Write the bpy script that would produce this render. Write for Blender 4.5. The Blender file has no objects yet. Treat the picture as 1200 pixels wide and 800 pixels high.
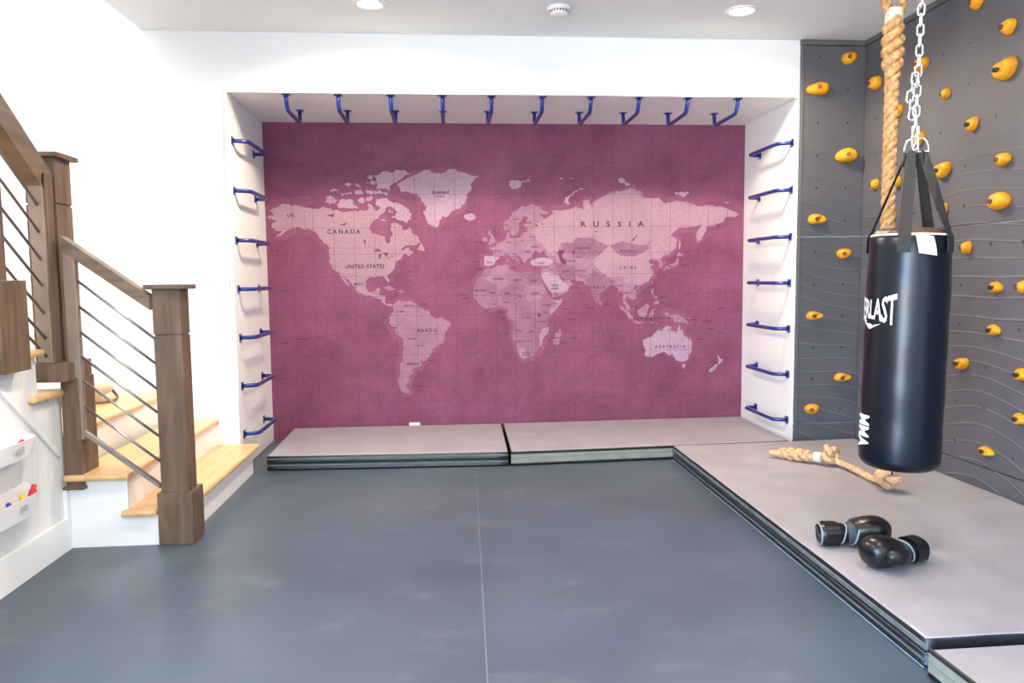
import bpy, bmesh, math, random
from mathutils import Vector, Matrix, noise
from mathutils.geometry import tessellate_polygon, delaunay_2d_cdt
random.seed(7)
PI = math.pi
S = bpy.context.scene
C = S.collection

# ------------------------------------------------------------------ room sizes (metres)
XR, D, H, HC, XW = 3.768, 0.914, 2.447, 2.823, 4.23     # niche width, depth, soffit height, ceiling, climbing wall
XK = -0.425                                               # face of the wall under the upper stairs
LAND = 0.535

# ------------------------------------------------------------------ materials
def srgb(r, g, b):
    f = lambda c: (c/255/12.92) if c/255 <= .04045 else ((c/255+.055)/1.055)**2.4
    return (f(r), f(g), f(b), 1)

def mat(name, col, rough=.5, metal=0, col2=None, nscale=6, stretch=(1, 1, 1), bump=0, bscale=None, spec=.5, emit=0, detail=4, coat=0, contrast=(.35, .65)):
    m = bpy.data.materials.new(name); m.use_nodes = True
    nt = m.node_tree; b = nt.nodes['Principled BSDF']
    b.inputs['Base Color'].default_value = col
    b.inputs['Roughness'].default_value = rough
    b.inputs['Metallic'].default_value = metal
    b.inputs['Specular IOR Level'].default_value = spec
    b.inputs['Coat Weight'].default_value = coat
    if emit:
        b.inputs['Emission Color'].default_value = col; b.inputs['Emission Strength'].default_value = emit
    tc = nt.nodes.new('ShaderNodeTexCoord'); mp = nt.nodes.new('ShaderNodeMapping')
    mp.inputs['Scale'].default_value = stretch; mp.inputs['Location'].default_value = (.31, .17, .43)
    nt.links.new(tc.outputs['Object'], mp.inputs['Vector'])
    n = nt.nodes.new('ShaderNodeTexNoise'); n.inputs['Scale'].default_value = nscale; n.inputs['Detail'].default_value = detail
    nt.links.new(mp.outputs['Vector'], n.inputs['Vector'])
    r = nt.nodes.new('ShaderNodeValToRGB')
    r.color_ramp.elements[0].position = contrast[0]; r.color_ramp.elements[1].position = contrast[1]
    c2 = col2 or tuple(min(1, c*.93) for c in col[:3])+(1,)
    r.color_ramp.elements[0].color = c2; r.color_ramp.elements[1].color = col
    nt.links.new(n.outputs['Fac'], r.inputs['Fac']); nt.links.new(r.outputs['Color'], b.inputs['Base Color'])
    if bump:
        n2 = nt.nodes.new('ShaderNodeTexNoise'); n2.inputs['Scale'].default_value = bscale or nscale*4
        nt.links.new(mp.outputs['Vector'], n2.inputs['Vector'])
        bp = nt.nodes.new('ShaderNodeBump'); bp.inputs['Strength'].default_value = bump; bp.inputs['Distance'].default_value = .01
        nt.links.new(n2.outputs['Fac'], bp.inputs['Height']); nt.links.new(bp.outputs['Normal'], b.inputs['Normal'])
    return m

M = {}
M['white'] = mat('white_paint', (.83, .83, .82, 1), .55, nscale=2, col2=(.81, .81, .80, 1), spec=.3)
M['trim'] = mat('white_trim_paint', (.84, .84, .83, 1), .35, nscale=2, col2=(.82, .82, .81, 1))
M['ceil'] = mat('ceiling_paint', (.75, .79, .80, 1), .8, nscale=2, col2=(.73, .77, .78, 1), spec=.2)
M['tread'] = mat('maple_wood', srgb(222, 184, 132), .38, col2=srgb(208, 166, 114), nscale=3, stretch=(9, .8, 9), coat=.15)
M['newel'] = mat('stained_wood', srgb(118, 97, 78), .45, col2=srgb(86, 69, 55), nscale=3.2, stretch=(7, 7, .9), bump=.08, spec=.3, detail=6)
M['railw'] = mat('stained_handrail_wood', srgb(122, 102, 83), .4, col2=srgb(94, 77, 62), nscale=3.2, stretch=(1.2, 1.2, 8), detail=6)
M['steel'] = mat('brushed_steel', (.42, .40, .38, 1), .32, 1, nscale=20, col2=(.36, .34, .32, 1))
M['plate'] = mat('taupe_metal_plate', srgb(156, 138, 122), .4, .3, nscale=9, col2=srgb(140, 122, 108))
M['blue'] = mat('blue_powder_coat', srgb(14, 40, 128), .28, .0, nscale=10, col2=srgb(12, 34, 112), coat=.5)
M['bolt'] = mat('zinc_bolt', (.6, .6, .6, 1), .3, 1)
M['matTop'] = mat('lilac_grey_vinyl', srgb(156, 151, 157), .5, col2=srgb(147, 142, 148), nscale=4, bump=.35, bscale=5)
M['matBlack'] = mat('black_mat_side', srgb(30, 34, 38), .4, col2=srgb(20, 23, 27), nscale=8, stretch=(1, 1, 6))
M['matGrey'] = mat('grey_hook_strip', srgb(106, 116, 116), .6, col2=srgb(86, 96, 98), nscale=8)
M['matOlive'] = mat('olive_grey_hook_strip', srgb(142, 144, 132), .7, col2=srgb(128, 130, 118), nscale=12)
M['matEdge'] = mat('pale_edge_piping', srgb(150, 170, 190), .4)
M['vinyl'] = mat('black_vinyl', (.0012, .004, .010, 1), .30, col2=(.001, .003, .008, 1), nscale=14, bump=.06, bscale=9, spec=.4)
M['brown'] = mat('brown_vinyl_top', srgb(92, 66, 50), .5, col2=srgb(56, 38, 30), nscale=30)
M['web'] = mat('black_nylon_webbing', srgb(40, 38, 36), .7, col2=srgb(28, 27, 26), nscale=80)
M['whiteink'] = mat('white_print', (.85, .85, .85, 1), .5)
M['tag'] = mat('white_cloth_tag', (.85, .85, .86, 1), .7)
M['chrome'] = mat('bright_zinc_chain', (.80, .83, .85, 1), .22, .9, nscale=30)
M['rope'] = mat('manila_rope', srgb(206, 162, 112), .85, col2=srgb(160, 112, 66), nscale=60, bump=.3, bscale=220)
M['rope2'] = mat('pale_manila_rope', srgb(222, 184, 142), .85, col2=srgb(186, 140, 98), nscale=60, bump=.3, bscale=220)
M['tape'] = mat('cream_tape', srgb(222, 212, 192), .6)
M['hold'] = mat('yellow_resin', srgb(232, 162, 24), .55, col2=srgb(205, 134, 16), nscale=14, bump=.1, bscale=60)
M['dark'] = mat('dark_socket', (.015, .012, .01, 1), .5)
M['glove'] = mat('black_leather', (.003, .003, .004, 1), .3, nscale=20, col2=(.005, .005, .005, 1), bump=.08, bscale=40)
M['glovegrey'] = mat('grey_glove_cloth', srgb(58, 68, 72), .7, col2=srgb(46, 54, 58), nscale=30)
M['glovetrim'] = mat('grey_glove_piping', srgb(140, 150, 156), .5)
M['plast'] = mat('white_plastic', (.82, .82, .83, 1), .35)
M['label'] = mat('grey_label', srgb(176, 172, 168), .6)
M['red'] = mat('red_plastic', srgb(214, 24, 40), .4)
M['yel'] = mat('yellow_plastic', srgb(240, 210, 40), .4)
M['blu'] = mat('blue_plastic', srgb(28, 52, 170), .4)
M['cream'] = mat('cream_canvas', srgb(232, 220, 196), .85, col2=srgb(214, 198, 170), nscale=8, bump=.2)
M['brownstrap'] = mat('brown_leather_strap', srgb(110, 80, 55), .5)
M['lamp'] = mat('lamp_glow', (1, .86, .66, 1), .5, emit=9)

# floor: dark blue grey rubber with scuffs
def floor_mat():
    m = mat('grey_rubber_floor', srgb(74, 87, 101), .42, col2=srgb(57, 69, 82), nscale=1.1, detail=3, spec=.5)
    nt = m.node_tree; b = nt.nodes['Principled BSDF']
    tc = nt.nodes.new('ShaderNodeTexCoord')
    n = nt.nodes.new('ShaderNodeTexNoise'); n.inputs['Scale'].default_value = 3.4; n.inputs['Detail'].default_value = 5; n.inputs['Roughness'].default_value = .62
    mp = nt.nodes.new('ShaderNodeMapping'); mp.inputs['Scale'].default_value = (1, 1.8, 1); mp.inputs['Rotation'].default_value = (0, 0, .5); mp.inputs['Location'].default_value = (.3, .2, .57)
    nt.links.new(tc.outputs['Object'], mp.inputs['Vector']); nt.links.new(mp.outputs['Vector'], n.inputs['Vector'])
    mr = nt.nodes.new('ShaderNodeMapRange'); mr.inputs[1].default_value = .3; mr.inputs[2].default_value = .75
    mr.inputs[3].default_value = .26; mr.inputs[4].default_value = .46
    nt.links.new(n.outputs['Fac'], mr.inputs[0]); b.inputs['Roughness'].default_value = .38
    # pale scuffs
    ramp = nt.nodes.new('ShaderNodeValToRGB'); ramp.color_ramp.elements[0].position = .55; ramp.color_ramp.elements[1].position = .80
    ramp.color_ramp.elements[0].color = (0, 0, 0, 1); ramp.color_ramp.elements[1].color = (.16, .16, .16, 1)
    nt.links.new(n.outputs['Fac'], ramp.inputs['Fac'])
    mx = nt.nodes.new('ShaderNodeMix'); mx.data_type = 'RGBA'
    old = b.inputs['Base Color'].links[0].from_socket
    nt.links.new(ramp.outputs['Color'], mx.inputs[0]); nt.links.new(old, mx.inputs[6]); mx.inputs[7].default_value = srgb(160, 165, 168)
    nt.links.new(mx.outputs[2], b.inputs['Base Color'])
    return m
M['floor'] = floor_mat()
M['seam'] = mat('floor_seam', srgb(122, 130, 138), .5)

# climbing panels: textured grey paint with carved arcs
def panel_mat():
    m = mat('textured_grey_panel', srgb(88, 87, 92), .62, col2=srgb(79, 79, 85), nscale=2.5, detail=6)
    nt = m.node_tree; b = nt.nodes['Principled BSDF']
    g = nt.nodes.new('ShaderNodeNewGeometry')
    sep = nt.nodes.new('ShaderNodeSeparateXYZ'); nt.links.new(g.outputs['Position'], sep.inputs[0])
    # a coordinate along either wall (x - y) and height
    a = nt.nodes.new('ShaderNodeMath'); a.operation = 'SUBTRACT'
    nt.links.new(sep.outputs['X'], a.inputs[0]); nt.links.new(sep.outputs['Y'], a.inputs[1])
    nz = nt.nodes.new('ShaderNodeTexNoise'); nz.inputs['Scale'].default_value = .9; nz.inputs['Detail'].default_value = 1
    nt.links.new(g.outputs['Position'], nz.inputs['Vector'])
    # h = z*10 + sin(2.3 a)*1.6 + noise*4 ; thin ridge where fract(h) is near 0
    s1 = nt.nodes.new('ShaderNodeMath'); s1.operation = 'MULTIPLY'; s1.inputs[1].default_value = 3.1; nt.links.new(a.outputs[0], s1.inputs[0])
    s2 = nt.nodes.new('ShaderNodeMath'); s2.operation = 'SINE'; nt.links.new(s1.outputs[0], s2.inputs[0])
    s3 = nt.nodes.new('ShaderNodeMath'); s3.operation = 'MULTIPLY'; s3.inputs[1].default_value = 1.1; nt.links.new(s2.outputs[0], s3.inputs[0])
    z = nt.nodes.new('ShaderNodeMath'); z.operation = 'MULTIPLY_ADD'; z.inputs[1].default_value = 10.5; nt.links.new(sep.outputs['Z'], z.inputs[0]); nt.links.new(s3.outputs[0], z.inputs[2])
    n3 = nt.nodes.new('ShaderNodeMath'); n3.operation = 'MULTIPLY_ADD'; n3.inputs[1].default_value = 4; nt.links.new(nz.outputs['Fac'], n3.inputs[0]); nt.links.new(z.outputs[0], n3.inputs[2])
    fr = nt.nodes.new('ShaderNodeMath'); fr.operation = 'FRACT'; nt.links.new(n3.outputs[0], fr.inputs[0])
    rp = nt.nodes.new('ShaderNodeValToRGB'); e = rp.color_ramp.elements
    e[0].position = 0; e[0].color = (0, 0, 0, 1); e[1].position = 1; e[1].color = (.25, .25, .25, 1)
    k = e.new(.06); k.color = (1, 1, 1, 1); k = e.new(.16); k.color = (.45, .45, .45, 1)
    nt.links.new(fr.outputs[0], rp.inputs['Fac'])
    fade = nt.nodes.new('ShaderNodeMapRange'); fade.inputs[1].default_value = 2.0; fade.inputs[2].default_value = 1.1; fade.inputs[3].default_value = .12; fade.inputs[4].default_value = 1
    nt.links.new(sep.outputs['Z'], fade.inputs[0])
    ml = nt.nodes.new('ShaderNodeMath'); ml.operation = 'MULTIPLY'; nt.links.new(rp.outputs['Color'], ml.inputs[0]); nt.links.new(fade.outputs[0], ml.inputs[1])
    bp = nt.nodes.new('ShaderNodeBump'); bp.inputs['Strength'].default_value = .5; bp.inputs['Distance'].default_value = .012
    nt.links.new(ml.outputs[0], bp.inputs['Height'])
    rr_ = nt.nodes.new('ShaderNodeValToRGB'); q = rr_.color_ramp.elements; q[0].position = 0; q[0].color = (0, 0, 0, 1); q[1].position = .14; q[1].color = (0, 0, 0, 1)
    k = q.new(.06); k.color = (.32, .32, .32, 1)
    nt.links.new(fr.outputs[0], rr_.inputs['Fac']); wm = nt.nodes.new('ShaderNodeMath'); wm.operation = 'MULTIPLY'
    nt.links.new(rr_.outputs['Color'], wm.inputs[0]); nt.links.new(fade.outputs[0], wm.inputs[1])
    mxr = nt.nodes.new('ShaderNodeMix'); mxr.data_type = 'RGBA'; old_ = b.inputs['Base Color'].links[0].from_socket
    nt.links.new(wm.outputs[0], mxr.inputs[0]); nt.links.new(old_, mxr.inputs[6]); mxr.inputs[7].default_value = srgb(140, 140, 144); nt.links.new(mxr.outputs[2], b.inputs['Base Color'])
    n4 = nt.nodes.new('ShaderNodeTexNoise'); n4.inputs['Scale'].default_value = 60; nt.links.new(g.outputs['Position'], n4.inputs['Vector'])
    bp2 = nt.nodes.new('ShaderNodeBump'); bp2.inputs['Strength'].default_value = .12; bp2.inputs['Distance'].default_value = .004
    nt.links.new(n4.outputs['Fac'], bp2.inputs['Height']); nt.links.new(bp.outputs['Normal'], bp2.inputs['Normal'])
    nt.links.new(bp2.outputs['Normal'], b.inputs['Normal'])
    return m
M['panel'] = panel_mat()
M['paneldark'] = mat('dark_panel_seam', srgb(58, 56, 56), .7)
M['paneltrim'] = mat('grey_panel_trim', srgb(92, 90, 90), .6)

# knee wall: narrow vertical bead board grooves
def bead_mat():
    m = mat('beadboard_paint', (.80, .80, .79, 1), .5, nscale=2, col2=(.78, .78, .77, 1))
    nt = m.node_tree; b = nt.nodes['Principled BSDF']
    g = nt.nodes.new('ShaderNodeNewGeometry'); sep = nt.nodes.new('ShaderNodeSeparateXYZ'); nt.links.new(g.outputs['Position'], sep.inputs[0])
    mu = nt.nodes.new('ShaderNodeMath'); mu.operation = 'MULTIPLY'; mu.inputs[1].default_value = 24; nt.links.new(sep.outputs['Y'], mu.inputs[0])
    fr = nt.nodes.new('ShaderNodeMath'); fr.operation = 'FRACT'; nt.links.new(mu.outputs[0], fr.inputs[0])
    pg = nt.nodes.new('ShaderNodeMath'); pg.operation = 'PINGPONG'; pg.inputs[1].default_value = .5; nt.links.new(fr.outputs[0], pg.inputs[0])
    mr = nt.nodes.new('ShaderNodeMapRange'); mr.inputs[2].default_value = .12; nt.links.new(pg.outputs[0], mr.inputs[0])
    bp = nt.nodes.new('ShaderNodeBump'); bp.inputs['Strength'].default_value = .25; bp.inputs['Distance'].default_value = .003
    nt.links.new(mr.outputs[0], bp.inputs['Height']); nt.links.new(bp.outputs['Normal'], b.inputs['Normal'])
    return m
M['bead'] = bead_mat()

# mural paper
def mural_mat(name, a, bcol, sc, lo=.35, hi=.65):
    m = mat(name, a, .6, col2=bcol, nscale=sc, detail=9, spec=.25, contrast=(lo, hi))
    nt = m.node_tree; b = nt.nodes['Principled BSDF']
    old = b.inputs['Base Color'].links[0].from_socket
    g = nt.nodes.new('ShaderNodeTexCoord')
    w = nt.nodes.new('ShaderNodeTexWave'); w.wave_type = 'BANDS'; w.bands_direction = 'DIAGONAL'; w.inputs['Scale'].default_value = 21; w.inputs['Distortion'].default_value = 2.5; w.inputs['Detail'].default_value = 1
    nt.links.new(g.outputs['Object'], w.inputs['Vector'])
    for q in nt.nodes:
        if q.type == 'TEX_NOISE': q.inputs['Roughness'].default_value = .68; q.inputs['Distortion'].default_value = .5
    fn = nt.nodes.new('ShaderNodeTexNoise'); fn.inputs['Scale'].default_value = 70; fn.inputs['Detail'].default_value = 2
    nt.links.new(g.outputs['Object'], fn.inputs['Vector'])
    fm = nt.nodes.new('ShaderNodeMix'); fm.data_type = 'RGBA'; fm.blend_type = 'SOFT_LIGHT'; fm.inputs[0].default_value = .35
    nt.links.new(old, fm.inputs[6]); nt.links.new(fn.outputs['Fac'], fm.inputs[7]); old = fm.outputs[2]
    mx = nt.nodes.new('ShaderNodeMix'); mx.data_type = 'RGBA'; mx.blend_type = 'MULTIPLY'; mx.inputs[0].default_value = .09
    nt.links.new(old, mx.inputs[6]); nt.links.new(w.outputs['Color'], mx.inputs[7]); nt.links.new(mx.outputs[2], b.inputs['Base Color'])
    return m
M['ocean'] = mural_mat('mural_ocean', srgb(142, 80, 111), srgb(106, 51, 78), 2.1, .27, .73)
M['land_peach'] = mural_mat('mural_land_peach', srgb(168, 132, 146), srgb(158, 122, 136), 3)
M['land_lilac'] = mural_mat('mural_land_lilac', srgb(172, 142, 162), srgb(162, 132, 152), 3)
M['land_pink'] = mural_mat('mural_land_pink', srgb(160, 117, 138), srgb(146, 104, 126), 6)
M['land_mauve'] = mural_mat('mural_land_mauve', srgb(152, 106, 132), srgb(138, 92, 118), 6)
M['land_deep'] = mural_mat('mural_land_deep', srgb(144, 98, 122), srgb(134, 90, 113), 6)
M['water'] = mural_mat('mural_inland_water', srgb(116, 60, 86), srgb(106, 52, 76), 5)
M['shelf'] = mural_mat('mural_shelf', srgb(146, 84, 115), srgb(116, 59, 87), 2.4, .27, .73)
M['grid'] = mat('mural_grid_line', srgb(92, 44, 66), .6)
M['ink'] = mat('mural_ink', srgb(44, 16, 30), .6)
M['border'] = mat('mural_border_line', srgb(134, 84, 108), .6)

# ------------------------------------------------------------------ mesh builder
class MB:
    def __init__(s): s.v = []; s.f = []; s.m = []; s.sm = []
    def add(s, vs, fs, mi=0, smooth=False):
        o = len(s.v); s.v += [Vector(p) for p in vs]
        for f in fs: s.f.append([i+o for i in f]); s.m.append(mi); s.sm.append(smooth)
        return s
    def bm(s, b, mi=0, smooth=False):
        b.verts.ensure_lookup_table(); b.verts.index_update()
        s.add([v.co.copy() for v in b.verts], [[v.index for v in f.verts] for f in b.faces], mi, smooth); b.free(); return s
    def box(s, x0, x1, y0, y1, z0, z1, bev=0, mi=0, seg=2):
        b = bmesh.new(); bmesh.ops.create_cube(b, size=1)
        for v in b.verts: v.co = Vector(((x0+x1)/2+v.co.x*(x1-x0), (y0+y1)/2+v.co.y*(y1-y0), (z0+z1)/2+v.co.z*(z1-z0)))
        if bev: bmesh.ops.bevel(b, geom=b.edges[:], offset=bev, segments=seg, affect='EDGES', profile=.5)
        return s.bm(b, mi)
    def tube(s, pts, r, n=10, mi=0, closed=False, cap=True):
        pts = [Vector(p) for p in pts]; k = len(pts)
        R = r if hasattr(r, '__len__') else [r]*k
        T = []
        for i in range(k):
            if closed: t = pts[(i+1) % k]-pts[i-1]
            else: t = pts[min(i+1, k-1)]-pts[max(i-1, 0)]
            T.append(t.normalized())
        nrm = T[0].orthogonal().normalized(); vs = []
        for i in range(k):
            nrm = (nrm-T[i]*nrm.dot(T[i])).normalized(); bn = T[i].cross(nrm)
            for j in range(n):
                a = 2*PI*j/n; vs.append(pts[i]+(nrm*math.cos(a)+bn*math.sin(a))*R[i])
        fs = []
        for i in range(k if closed else k-1):
            i2 = (i+1) % k
            off = 0
            if closed and i == k-1:   # find the best seam match
                off = min(range(n), key=lambda q: (vs[i*n]-vs[q]).length)
            for j in range(n):
                fs.append([i*n+j, i*n+(j+1) % n, i2*n+(j+1+off) % n, i2*n+(j+off) % n])
        s.add(vs, fs, mi, True)
        if cap and not closed:
            o = len(s.v)-len(vs)
            s.f.append([o+j for j in range(n)][::-1]); s.m.append(mi); s.sm.append(False)
            s.f.append([o+(k-1)*n+j for j in range(n)]); s.m.append(mi); s.sm.append(False)
        return s
    def lathe(s, prof, n=48, c=(0, 0, 0), mi=0, smooth=True, cap0=True, cap1=True):
        vs = []; k = len(prof)
        for r, z in prof:
            for j in range(n):
                a = 2*PI*j/n; vs.append((c[0]+r*math.cos(a), c[1]+r*math.sin(a), c[2]+z))
        fs = [[i*n+j, i*n+(j+1) % n, (i+1)*n+(j+1) % n, (i+1)*n+j] for i in range(k-1) for j in range(n)]
        s.add(vs, fs, mi, smooth); o = len(s.v)-len(vs)
        if cap0: s.f.append([o+j for j in range(n)][::-1]); s.m.append(mi); s.sm.append(False)
        if cap1: s.f.append([o+(k-1)*n+j for j in range(n)]); s.m.append(mi); s.sm.append(False)
        return s
    def prism(s, poly, ax, a0, a1, mi=0):
        # poly: list of 2D points; ax: axis of extrusion
        def P(p, a):
            return {0: (a, p[0], p[1]), 1: (p[0], a, p[1]), 2: (p[0], p[1], a)}[ax]
        n = len(poly)
        vs = [P(p, a0) for p in poly]+[P(p, a1) for p in poly]
        fs = [[i, (i+1) % n, n+(i+1) % n, n+i] for i in range(n)]
        for t in tessellate_polygon([[Vector((p[0], p[1], 0)) for p in poly]]):
            fs.append(list(t)); fs.append([q+n for q in t][::-1])
        return s.add(vs, fs, mi)
    def build(s, name, mats, parent=None, local=False, fix=True):
        me = bpy.data.meshes.new(name)
        off = Vector((0, 0, 0))
        if parent is not None and not local:
            p = parent
            while p is not None: off += p.location; p = p.parent
        me.from_pydata([tuple(v-off) for v in s.v], [], s.f)
        for m in (mats if isinstance(mats, (list, tuple)) else [mats]): me.materials.append(m)
        me.polygons.foreach_set('material_index', s.m); me.polygons.foreach_set('use_smooth', s.sm)
        if fix:
            b = bmesh.new(); b.from_mesh(me); bmesh.ops.recalc_face_normals(b, faces=b.faces[:]); b.to_mesh(me); b.free()
        me.update()
        o = bpy.data.objects.new(name, me); C.objects.link(o)
        if parent is not None: o.parent = parent
        return o

def tag(o, label=None, cat=None, group=None, kind=None):
    if label: o['label'] = label
    if cat: o['category'] = cat
    if group: o['group'] = group
    if kind: o['kind'] = kind
    return o
def thing(name, label, cat, loc=(0, 0, 0), rot=(0, 0, 0), group=None):
    o = bpy.data.objects.new(name, None); C.objects.link(o); o.empty_display_size = .1
    o.location = loc; o.rotation_euler = rot
    return tag(o, label, cat, group)
def struct(name, mb, m, parent=None, **k):
    return tag(mb.build(name, m, parent, **k), kind='structure')
def copy_tree(o, parent=None):
    c = o.copy(); C.objects.link(c)
    if parent is not None: c.parent = parent
    for ch in list(o.children):
        copy_tree(ch, c)
    return c
def arc(c, r, a0, a1, n, f):
    return [f(c, r, a0+(a1-a0)*i/n) for i in range(n+1)]

# ================================================================== THE SETTING
WN = -8.6      # rear wall of the room (behind the viewer)
struct('floor', MB().box(-1.6, 4.35, -4.95, D+.1, -.1, 0).box(XK-.1, 4.35, WN, -4.95, -.1, 0), M['floor'])
struct('trim_1', MB().prism([(1.542, -.2), (1.545, -.2), (1.477, -3.2), (1.474, -3.2)], 2, 0.0, .0008), M['seam'])
# ceiling of the room with its edge at the stairwell
struct('ceiling', MB().box(-.51, 4.35, WN, D+.1, HC, HC+.3), M['ceil'])
# stairwell top with a roof light opening
b = MB(); ZT = 5.2
b.box(-1.6, -.51, -2.6, D, ZT, ZT+.1).box(-1.6, -1.35, -4.95, -2.6, ZT, ZT+.1).box(-.65, -.51, -4.95, -2.6, ZT, ZT+.1)
struct('ceiling_stairwell', b, M['ceil'])
b = MB()
b.box(-1.6, 0, 0, D, 0, ZT).box(XR, 4.35, 0, D, 0, HC).box(0, XR, 0, D, H, HC).box(-.51, 0, 0, D, HC+.3, ZT)
struct('wall_back', b, M['white'])
struct('wall_niche', MB().box(0, XR, D, D+.1, 0, HC), M['white'])
struct('wall_right', MB().box(XW+.02, 4.35, WN, 0, 0, HC), M['white'])
struct('wall_left', MB().box(-1.6, -1.5, -4.95, 0, 0, ZT).box(-1.6, XK-.1, -5.0, -4.9, 0, ZT), M['white'])
b = MB()
for y in (-8.5, -7.48, -6.46, -5.44): b.box(XK-.08, XK-.03, y, y+.06, .12, 2.66)
b.box(XK-.08, XK-.03, -8.5, -5.38, .12, .18).box(XK-.08, XK-.03, -8.5, -5.38, 2.6, 2.66)
struct('window_1', b, M['trim'])
struct('wall_rear', MB().box(XK-.1, 4.35, WN-.1, WN, 0, HC), M['white'])
struct('wall_stairwell', MB().box(-.51, -.41, -4.95, -.0, HC+.3, ZT), M['white'])
# casing bead round the niche
b = MB()
w = .022
b.box(-w, 0, -.004, 0, .49, H+w).box(XR-.001, XR+w*.6, -.004, 0, .1, H+w).box(0, XR, -.004, 0, H, H+w)
b.box(-w, -w+.003, -.008, 0, .49, H+w).box(-w, XR+w*.6, -.008, 0, H+w-.003, H+w)
struct('trim_2', b, M['trim'])
# baseboards
struct('baseboard_back', MB().prism([(0, 0), (0, .49), (-.27, .49), (-.44, .62), (-1.5, .62), (-1.5, 0)], 1, -.018, 0), M['trim'])
struct('baseboard_left', MB().prism([(-1.43, 0), (-1.43, .15), (-4.8, .15), (-4.8, 0)], 0, XK, XK+.016), M['trim'])

# wall under the upper stairs, cut in steps
RUN, RIS = .245, .2
ys = [-1.405]; prof = [(-1.405, 0), (-1.405, .728)]
y = -1.60; z = .728
for i in range(11):
    prof += [(y, z), (y, z+RIS)]; z += RIS; y -= RUN
prof += [(-4.6, z), (-4.6, 0)]
struct('wall_knee', MB().prism(prof, 0, XK-.1, XK), M['bead'])
struct('wall_left_room', MB().box(XK-.1, XK, WN, -8.5, 0, HC).box(XK-.1, XK, -8.5, -5.38, 0, .12).box(XK-.1, XK, -8.5, -5.38, 2.66, HC).box(XK-.1, XK, -5.38, -4.6, 0, HC), M['white'])
# slanted moulding
b = MB()
b.prism([(-1.463, .451), (-1.463, .471), (-3.2, 1.961), (-3.2, 1.941)], 0, XK, XK+.012)
b.prism([(-1.463, .476), (-1.463, .486), (-3.2, 1.976), (-3.2, 1.966)], 0, XK, XK+.007)
struct('trim_3', b, M['trim'])

# ================================================================== STAIRCASE
st = thing('staircase', 'white staircase with maple treads turning at a landing left of the map wall', 'stairs', (-.3, -.7, 0))
MB().box(-.17, -.009, -1.45, -1.24, .148, .178, .012).box(-.17, .125, -1.259, -.003, .148, .178, .012).build('tread', M['tread'], st)
MB().box(-.42, -.125, -1.45, -.019, .325, .355, .012).build('tread', M['tread'], st)
MB().box(-1.498, -.44, -1.40, -.019, .505, LAND, .012).build('landing', M['tread'], st)
b = MB().prism([(-.3, -1.405), (.095, -1.405), (.095, -.10), (.085, -.05), (.06, -.018), (-.02, -.003), (-.3, -.003)], 2, 0, .148)
b.build('riser', M['trim'], st)
MB().box(-.42, -.145, -1.40, -.02, .148, .325, .002).build('riser', M['trim'], st)
MB().box(-.60, -.46, -1.40, -.02, .33, .505, .002).build('riser', M['trim'], st)
MB().box(XK-.09, -.0, -1.41, -1.395, 0, .148).box(XK-.09, -.145, -1.41, -1.395, .148, .325).build('side_panel', M['trim'], st)
MB().box(XK-.0, XK+.018, -1.436, -1.405, .0, .30).build('corner_trim', M['trim'], st)
zz = .76; yy = -1.40
for i in range(9):
    MB().box(-1.498, XK+.032, yy-.275, yy, zz-.03, zz, .012).build('tread', M['tread'], st)
    MB().box(-1.498, XK-.11, yy-.02-.012, yy-.02, zz-.225+.0, zz-.03).build('riser', M['trim'], st)
    zz += RIS; yy -= (.17 if i == 0 else RUN)

# ---------------------------------------------------------------- lower railing
lr = thing('stair_railing', 'short stained wood railing with steel rods beside the lower steps', 'railing', (.07, -1.35, 0))
def newel(parent, x0, x1, y0, y1, z0, z1, groove=None, cap=True, base=None):
    b = MB()
    if groove:
        b.box(x0, x1, y0, y1, z0, groove-.004, .003).box(x0+.006, x1-.006, y0+.006, y1-.006, groove-.006, groove+.006).box(x0, x1, y0, y1, groove+.004, z1, .003)
    else: b.box(x0, x1, y0, y1, z0, z1, .003)
    o = b.build('newel_post', M['newel'], parent)
    if cap: MB().box(x0-.028, x1+.028, y0-.028, y1+.028, z1, z1+.022, .004).build('post_cap', M['newel'], o)
    if base: MB().box(*base, .004).build('post_base', M['newel'], o)
    return o
newel(lr, .005, .134, -1.40, -1.285, 0.2, 1.215, groove=1.0, base=(-.008, .155, -1.425, -1.262, 0, .252))
def slope_beam(y0, y1, x0, z0t, x1, z1t, th):
    return MB().prism([(x0, z0t), (x1, z1t), (x1, z1t-th), (x0, z0t-th)], 1, y0, y1)
slope_beam(-1.435, -1.375, -.37, 1.462, .006, 1.187, .066).build('handrail', M['railw'], lr)
MB().box(-.372, -.318, -1.425, -1.39, .52, 1.40, .003).build('end_plate', M['plate'], lr)
for i, zl in enumerate((1.258, 1.14, 1.021, .906, .794, .673)):
    MB().tube([(-.33, -1.405, zl+.01), (.01, -1.405, zl-.271)], .0065, 8).build('rod', M['steel'], lr)
slope_beam(-1.42, -1.395, -.32, .56, .006, .296, .022).build('bottom_bar', M['steel'], lr)

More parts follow.
